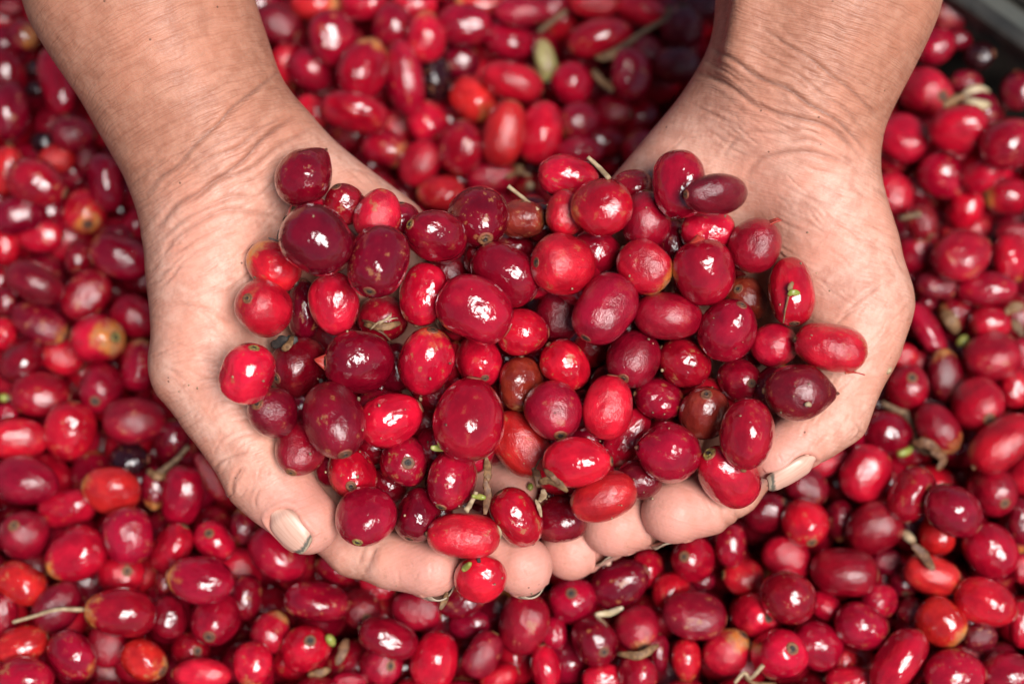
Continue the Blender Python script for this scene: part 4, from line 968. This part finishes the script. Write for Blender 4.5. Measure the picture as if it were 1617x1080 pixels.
bit('withered_floret', 'withered yellow green floret stuck to the upright bright red cherry', 'floret', [('bract', 'husk', [(1244, 466, 6), (1252, 462, 9), (1263, 464, 6)], 6, MAT_GREEN), ('bract', 'husk', [(1247, 462, 5), (1248, 453, 8), (1252, 445, 6)], 5, MAT_HUSK), ('stalk', 'twig', [(1245, 468, 5), (1240, 490, 6), (1237, 510, 4)], (2.2, 1.6), MAT_HUSK)])
bit('papery_flake', 'papery tan flake peeling at the end of the bright red cherry by the thumb', 'flake', [('flake', 'husk', [(1362, 560, 4), (1352, 580, 7), (1338, 590, 4)], 5, MAT_PALE), ('fibre', 'twig', [(1335, 589, 4), (1350, 588, 5), (1366, 592, 4)], (2, 1.4), MAT_PEEL)])
bit('papery_flake', 'crumpled tan flake on the tip of the lowest long bright red cherry', 'flake', [('flake', 'husk', [(782, 828, 4), (788, 840, 8), (784, 856, 4)], 6, MAT_PALE)])
bit('papery_flake', 'narrow torn flake clinging beside the tan tipped cherry above the middle fingertip', 'flake', [('flake', 'husk', [(845, 788, 4), (851, 800, 6), (855, 816, 4)], 4, MAT_PALE)])
bit('green_leaflet', 'tiny green leaflet tucked under the largest crimson cherry', 'leaflet', [('leaflet', 'husk', [(680, 706, 10), (690, 708, 12), (702, 709, 8)], 6, MAT_GREEN)])
bit('green_leaflet', 'tiny green leaflet above the dark stub of the lowest held cherry', 'leaflet', [('leaflet', 'bud', [(730, 901, 6), (736, 895, 9), (743, 889, 6)], 5.5, MAT_GREEN)])
bit('papery_flake', 'small tan shred hanging below the index fingertip, under the dirty nail', 'flake', [('flake', 'husk', [(706, 935, 4), (702, 948, 6), (695, 962, 4)], 6, MAT_HUSK)])
bit('dry_fibre', 'thin dark fibre on the palm above the yellow ended cherry', 'fibre', [('fibre', 'twig', [(424, 376, 3), (436, 380, 3), (446, 384, 4)], (1.6, 1.6), MAT_DARK), ('fibre', 'twig', [(438, 378, 3), (440, 366, 3), (448, 358, 4)], (1.6, 1.2), MAT_DARK)])
bit('soil_fleck', 'pale crumb on the outer edge of the palm beside the thumb', 'fleck', [('fleck', 'bud', [(1400, 590, -3), (1403, 585, 1), (1406, 580, -3)], 5, MAT_PALE)])
bit('papery_flake', 'pale crumb on the dark pointed cherry', 'flake', [('flake', 'bud', [(1271, 640, 1), (1276, 638, 3), (1280, 641, 1)], 4, MAT_PALE)])
# on the bed
bit('bent_twig', 'forked dry twig lying on the bed between the forearms', 'twig', [('twig', 'twig', [(1056, 10, 10), (1053, 28, 16), (1020, 48, 14), (985, 72, 12), (950, 90, 6)], (6.5, 8), MAT_TWIG), ('fork', 'husk', [(940, 92, 6), (965, 88, 14), (990, 70, 10)], 11, MAT_HUSK)])
bit('dry_bracts_cluster', 'ragged grey bracts on the bed below the forked twig', 'bract', [('bract', 'husk', [(935, 112, 8), (952, 130, 14), (968, 144, 8)], 9, MAT_HUSK), ('bract', 'husk', [(938, 108, 8), (946, 124, 10), (952, 142, 6)], 7, MAT_TWIG)])
bit('short_twig', 'short brown stalk lying behind the twig among the far cherries', 'twig', [('twig', 'twig', [(850, 52, 8), (870, 36, 12), (893, 18, 8)], (7, 8), MAT_TWIG)])
bit('cream_floret', 'cream dried floret on the bed near the crate rim', 'floret', [('petal', 'bud', [(1520, 150, 14), (1540, 144, 20), (1560, 146, 14)], 12, MAT_PETAL), ('petal', 'bud', [(1522, 158, 14), (1543, 166, 20), (1562, 166, 14)], 11, MAT_PETAL), ('petal', 'bud', [(1490, 168, 12), (1506, 158, 18), (1522, 152, 14)], 9, MAT_HUSK)])
bit('short_twig', 'short tan stalk poking out beside the palm near the far bed', 'twig', [('twig', 'twig', [(1421, 345, 10), (1435, 342, 14), (1455, 338, 10)], (8, 8), MAT_TWIG)])
bit('branched_twig', 'branched dry twig with a green bud beside the bent thumb', 'twig', [('twig', 'twig', [(1392, 636, 6), (1418, 648, 14), (1432, 655, 14), (1443, 690, 10), (1455, 708, 8), (1490, 722, 8)], (7, 10), MAT_TWIG), ('bud', 'bud', [(1418, 718, 12), (1430, 712, 18), (1440, 706, 12)], 9, MAT_GREEN), ('fork', 'husk', [(1440, 700, 10), (1462, 700, 12), (1485, 712, 8)], 12, MAT_BROWN)])
bit('dry_bracts_cluster', 'tan bracts with a yellow green bud deep among the cherries beside the palm', 'bract', [('bract', 'husk', [(1488, 490, 12), (1502, 505, 20), (1512, 525, 14)], 16, MAT_HUSK), ('bud', 'bud', [(1512, 545, 14), (1520, 538, 20), (1526, 532, 14)], 9, MAT_GREEN)])
bit('dry_bracts_cluster', 'tan dried bracts at the far edge of the bed, level with the thumb joint', 'bract', [('bract', 'husk', [(1588, 494, 12), (1602, 486, 18), (1617, 482, 12)], 12, MAT_HUSK), ('bract', 'husk', [(1596, 505, 10), (1606, 515, 14), (1616, 530, 10)], 10, MAT_TWIG)])
bit('dry_stalk', 'pale dry stalk with a brown bract between the lower bed cherries', 'stalk', [('stalk', 'bud', [(1426, 838, 12), (1434, 847, 18), (1444, 856, 12)], 9, MAT_PALE), ('bract', 'husk', [(1440, 858, 12), (1458, 876, 16), (1474, 900, 10)], 11, MAT_BROWN)])
bit('pale_rootlet', 'long pale rootlet lying on the bed near the lower corner', 'rootlet', [('rootlet', 'twig', [(20, 982, 8), (55, 972, 12), (90, 962, 10), (132, 962, 8)], (3.5, 5), MAT_PALE)])
bit('dry_bracts_cluster', 'brown stalk and bracts behind the bent thumb of the tanner hand', 'bract', [('stalk', 'twig', [(298, 704, 8), (275, 728, 12), (250, 748, 12)], (6, 8), MAT_TWIG), ('bract', 'husk', [(232, 742, 10), (248, 752, 14), (262, 746, 10)], 10, MAT_HUSK)])
bit('green_bud', 'green bud stuck to the round red cherry below the thumb nail', 'bud', [('bud', 'bud', [(516, 1002, 10), (522, 1010, 14), (526, 1018, 10)], 8, MAT_GREEN)])
bit('brown_bract', 'reddish brown bract standing on the lower bed beside the green bud', 'bract', [('bract', 'husk', [(548, 1008, 14), (540, 1030, 18), (532, 1050, 12)], 11, MAT_BROWN), ('bract', 'husk', [(486, 1066, 10), (505, 1062, 16), (522, 1056, 10)], 9, MAT_HUSK)])
bit('green_sliver', 'curved green sliver under the dark cherry below the fingertips', 'sliver', [('sliver', 'husk', [(940, 970, 12), (962, 968, 16), (984, 959, 12)], 7, MAT_PETAL)])
bit('dry_bracts_cluster', 'tan bracts hugging the bottom of a cherry in the lower middle of the bed', 'bract', [('bract', 'husk', [(975, 1032, 10), (1010, 1034, 14), (1040, 1018, 10)], 9, MAT_HUSK)])
bit('twisted_stalk', 'twisted pale stalk at the bottom edge of the bed', 'stalk', [('stalk', 'twig', [(1160, 1078, 10), (1175, 1062, 16), (1185, 1070, 16), (1205, 1050, 12)], (4, 5), MAT_PALE), ('fork', 'twig', [(1175, 1064, 14), (1190, 1078, 14), (1225, 1080, 8)], (5, 4), MAT_HUSK)])
bit('green_bud', 'yellow green bud in the bed at the far edge opposite the thumb', 'bud', [('bud', 'bud', [(1, 628, 12), (6, 628, 16), (12, 630, 12)], 8, MAT_GREEN)])
bit('green_bud', 'yellow green bud by the dried bracts above the blackened cherry', 'bud', [('bud', 'bud', [(1419, 718, 14), (1428, 714, 18), (1438, 709, 14)], 8, MAT_GREEN)])
bit('brown_stalk', 'brown split bract over the blackened cherry beyond the thumb', 'bract', [('bract', 'husk', [(1470, 712, 12), (1490, 724, 16), (1480, 742, 10)], 10, MAT_BROWN)])

# dirt specks on skin and fruit: uncountable, one object
VV, FF = [], []
rs = np.random.RandomState(3)
regions = [(250, 420, 400, 700, 26), (1240, 1400, 280, 640, 26), (440, 540, 740, 870, 16), (560, 720, 860, 930, 14), (780, 870, 850, 940, 10), (930, 1090, 770, 850, 12), (420, 1300, 300, 830, 90)]
for x0, x1, y0, y1, n in regions:
    for k in range(n):
        x, y = rs.uniform(x0, x1), rs.uniform(y0, y1); w = surf_w(x, y, 0)
        if w < -230: continue
        c = at(x, y, w + 0.3); r = rs.uniform(0.8, 1.9) * (1.6 if rs.rand() < .12 else 1)
        V, F = lathe([(0.1, -1), (0.8, -0.5), (1, 0.1), (0.5, 0.8), (0.1, 1)], 6, 0.35, k)
        V = np.array(V) * r * np.array([1, rs.uniform(.6, 1.5), .6]) + c
        b = len(VV); VV += view_to_world(V).tolist(); FF += [tuple(i + b for i in f) for f in F]
dm = mesh_obj('dirt', VV, FF, MAT_SOIL); dm['kind'] = 'stuff'

# ------------------------------------------------------------------ labels: look first, then the nearest landmark
MARKS_H = [("the thumb's dirty nail", 470, 840), ("the dark cherry highest on the palm", 482, 278), ('the frayed husk', 604, 516), ('the shrivelled bract', 450, 545), ('the hanging brown bracts', 768, 770),
           ('the curled bract cluster', 868, 762), ('the withered floret', 1250, 462), ('the notch between palms', 815, 285), ("the papery flake", 1352, 582), ('the pale streaked thumbnail', 1245, 740),
           ('the foremost middle fingertip', 825, 895), ('the topmost white stalk', 945, 264)]
MARKS_B = [('the tanner forearm', 120, 170), ('the tanner wrist', 215, 330), ('the tanner palm edge', 236, 520), ('the thumb joint stalk', 270, 730), ('the dirty thumbnail', 460, 850), ('the pale rootlet', 75, 970),
           ('the green bud', 521, 1010), ('the green sliver', 962, 966), ('the twisted stalk', 1190, 1066), ('the pale stalk with bract', 1450, 870), ('the branched twig', 1440, 690),
           ('the floret', 1540, 155), ('the tan stalk', 1428, 342), ('the forked twig', 1010, 55), ('the pale green bean', 860, 96), ('the short brown stalk', 870, 36), ('the crate rim', 1585, 60),
           ('the lighter palm edge', 1430, 480), ('the lower left corner', 0, 1080), ('the lower right corner', 1617, 1080), ('the upper left corner', 0, 0), ('the notch between palms', 800, 290),
           ('the streaked thumbnail', 1250, 740), ('the lowest fingertips', 850, 930), ('the inner wrist crease', 490, 195)]
DIRS = ['right of', 'upper right of', 'above', 'upper left of', 'left of', 'lower left of', 'below', 'lower right of']
ORD = ['nearest', 'second nearest', 'third nearest', 'fourth nearest', 'fifth nearest', 'sixth nearest', 'seventh nearest', 'eighth nearest', 'ninth nearest', 'tenth nearest']
groups = {}
for c in CH:
    e = c['L'] / c['W']; size = (c['L'] + c['W']) / 2
    shape = 'long' if e > 1.35 else ('oval' if e > 1.12 else 'round')
    if c['o'].get('k') == 'p': shape = 'pointed'
    sz = 'big' if size > (103 if c['heap'] else 93) else ('small' if size < (76 if c['heap'] else 58) else '')
    mk = ''
    if 'f' in c['o']: mk = 'torn '
    elif c['o'].get('t', 0) > 0.3: mk = 'tan-ended '
    marks = MARKS_H if c['heap'] else MARKS_B
    m = min(marks, key=lambda q: math.hypot(q[1] - c['px'], q[2] - c['py']))
    dx, dy = c['px'] - m[1], m[2] - c['py']; dist = math.hypot(dx, dy)
    if c['col'] == 'G' : m = min([q for q in marks if q is not m], key=lambda q: math.hypot(q[1] - c['px'], q[2] - c['py'])); dx, dy = c['px'] - m[1], m[2] - c['py']; dist = math.hypot(dx, dy)
    d = DIRS[int(round(math.degrees(math.atan2(dy, dx)) / 45)) % 8]
    look = ' '.join(x for x in (sz, mk.strip(), WORD[c['col']], shape) if x)
    groups.setdefault((c['heap'], look, d, m[0]), []).append((dist, c))
for (hp, look, d, m), lst in groups.items():
    lst.sort(key=lambda q: q[0])
    for k, (dist, c) in enumerate(lst):
        where = ('held' if hp else 'bed')
        lab = f"{look} {where} cherry {ORD[k] + ' ' if len(lst) > 1 else ''}{d} {m}"
        tag(c['ob'], lab, 'coffee cherry', 'cherries heaped in the cupped hands' if hp else 'loose cherries in the bed')
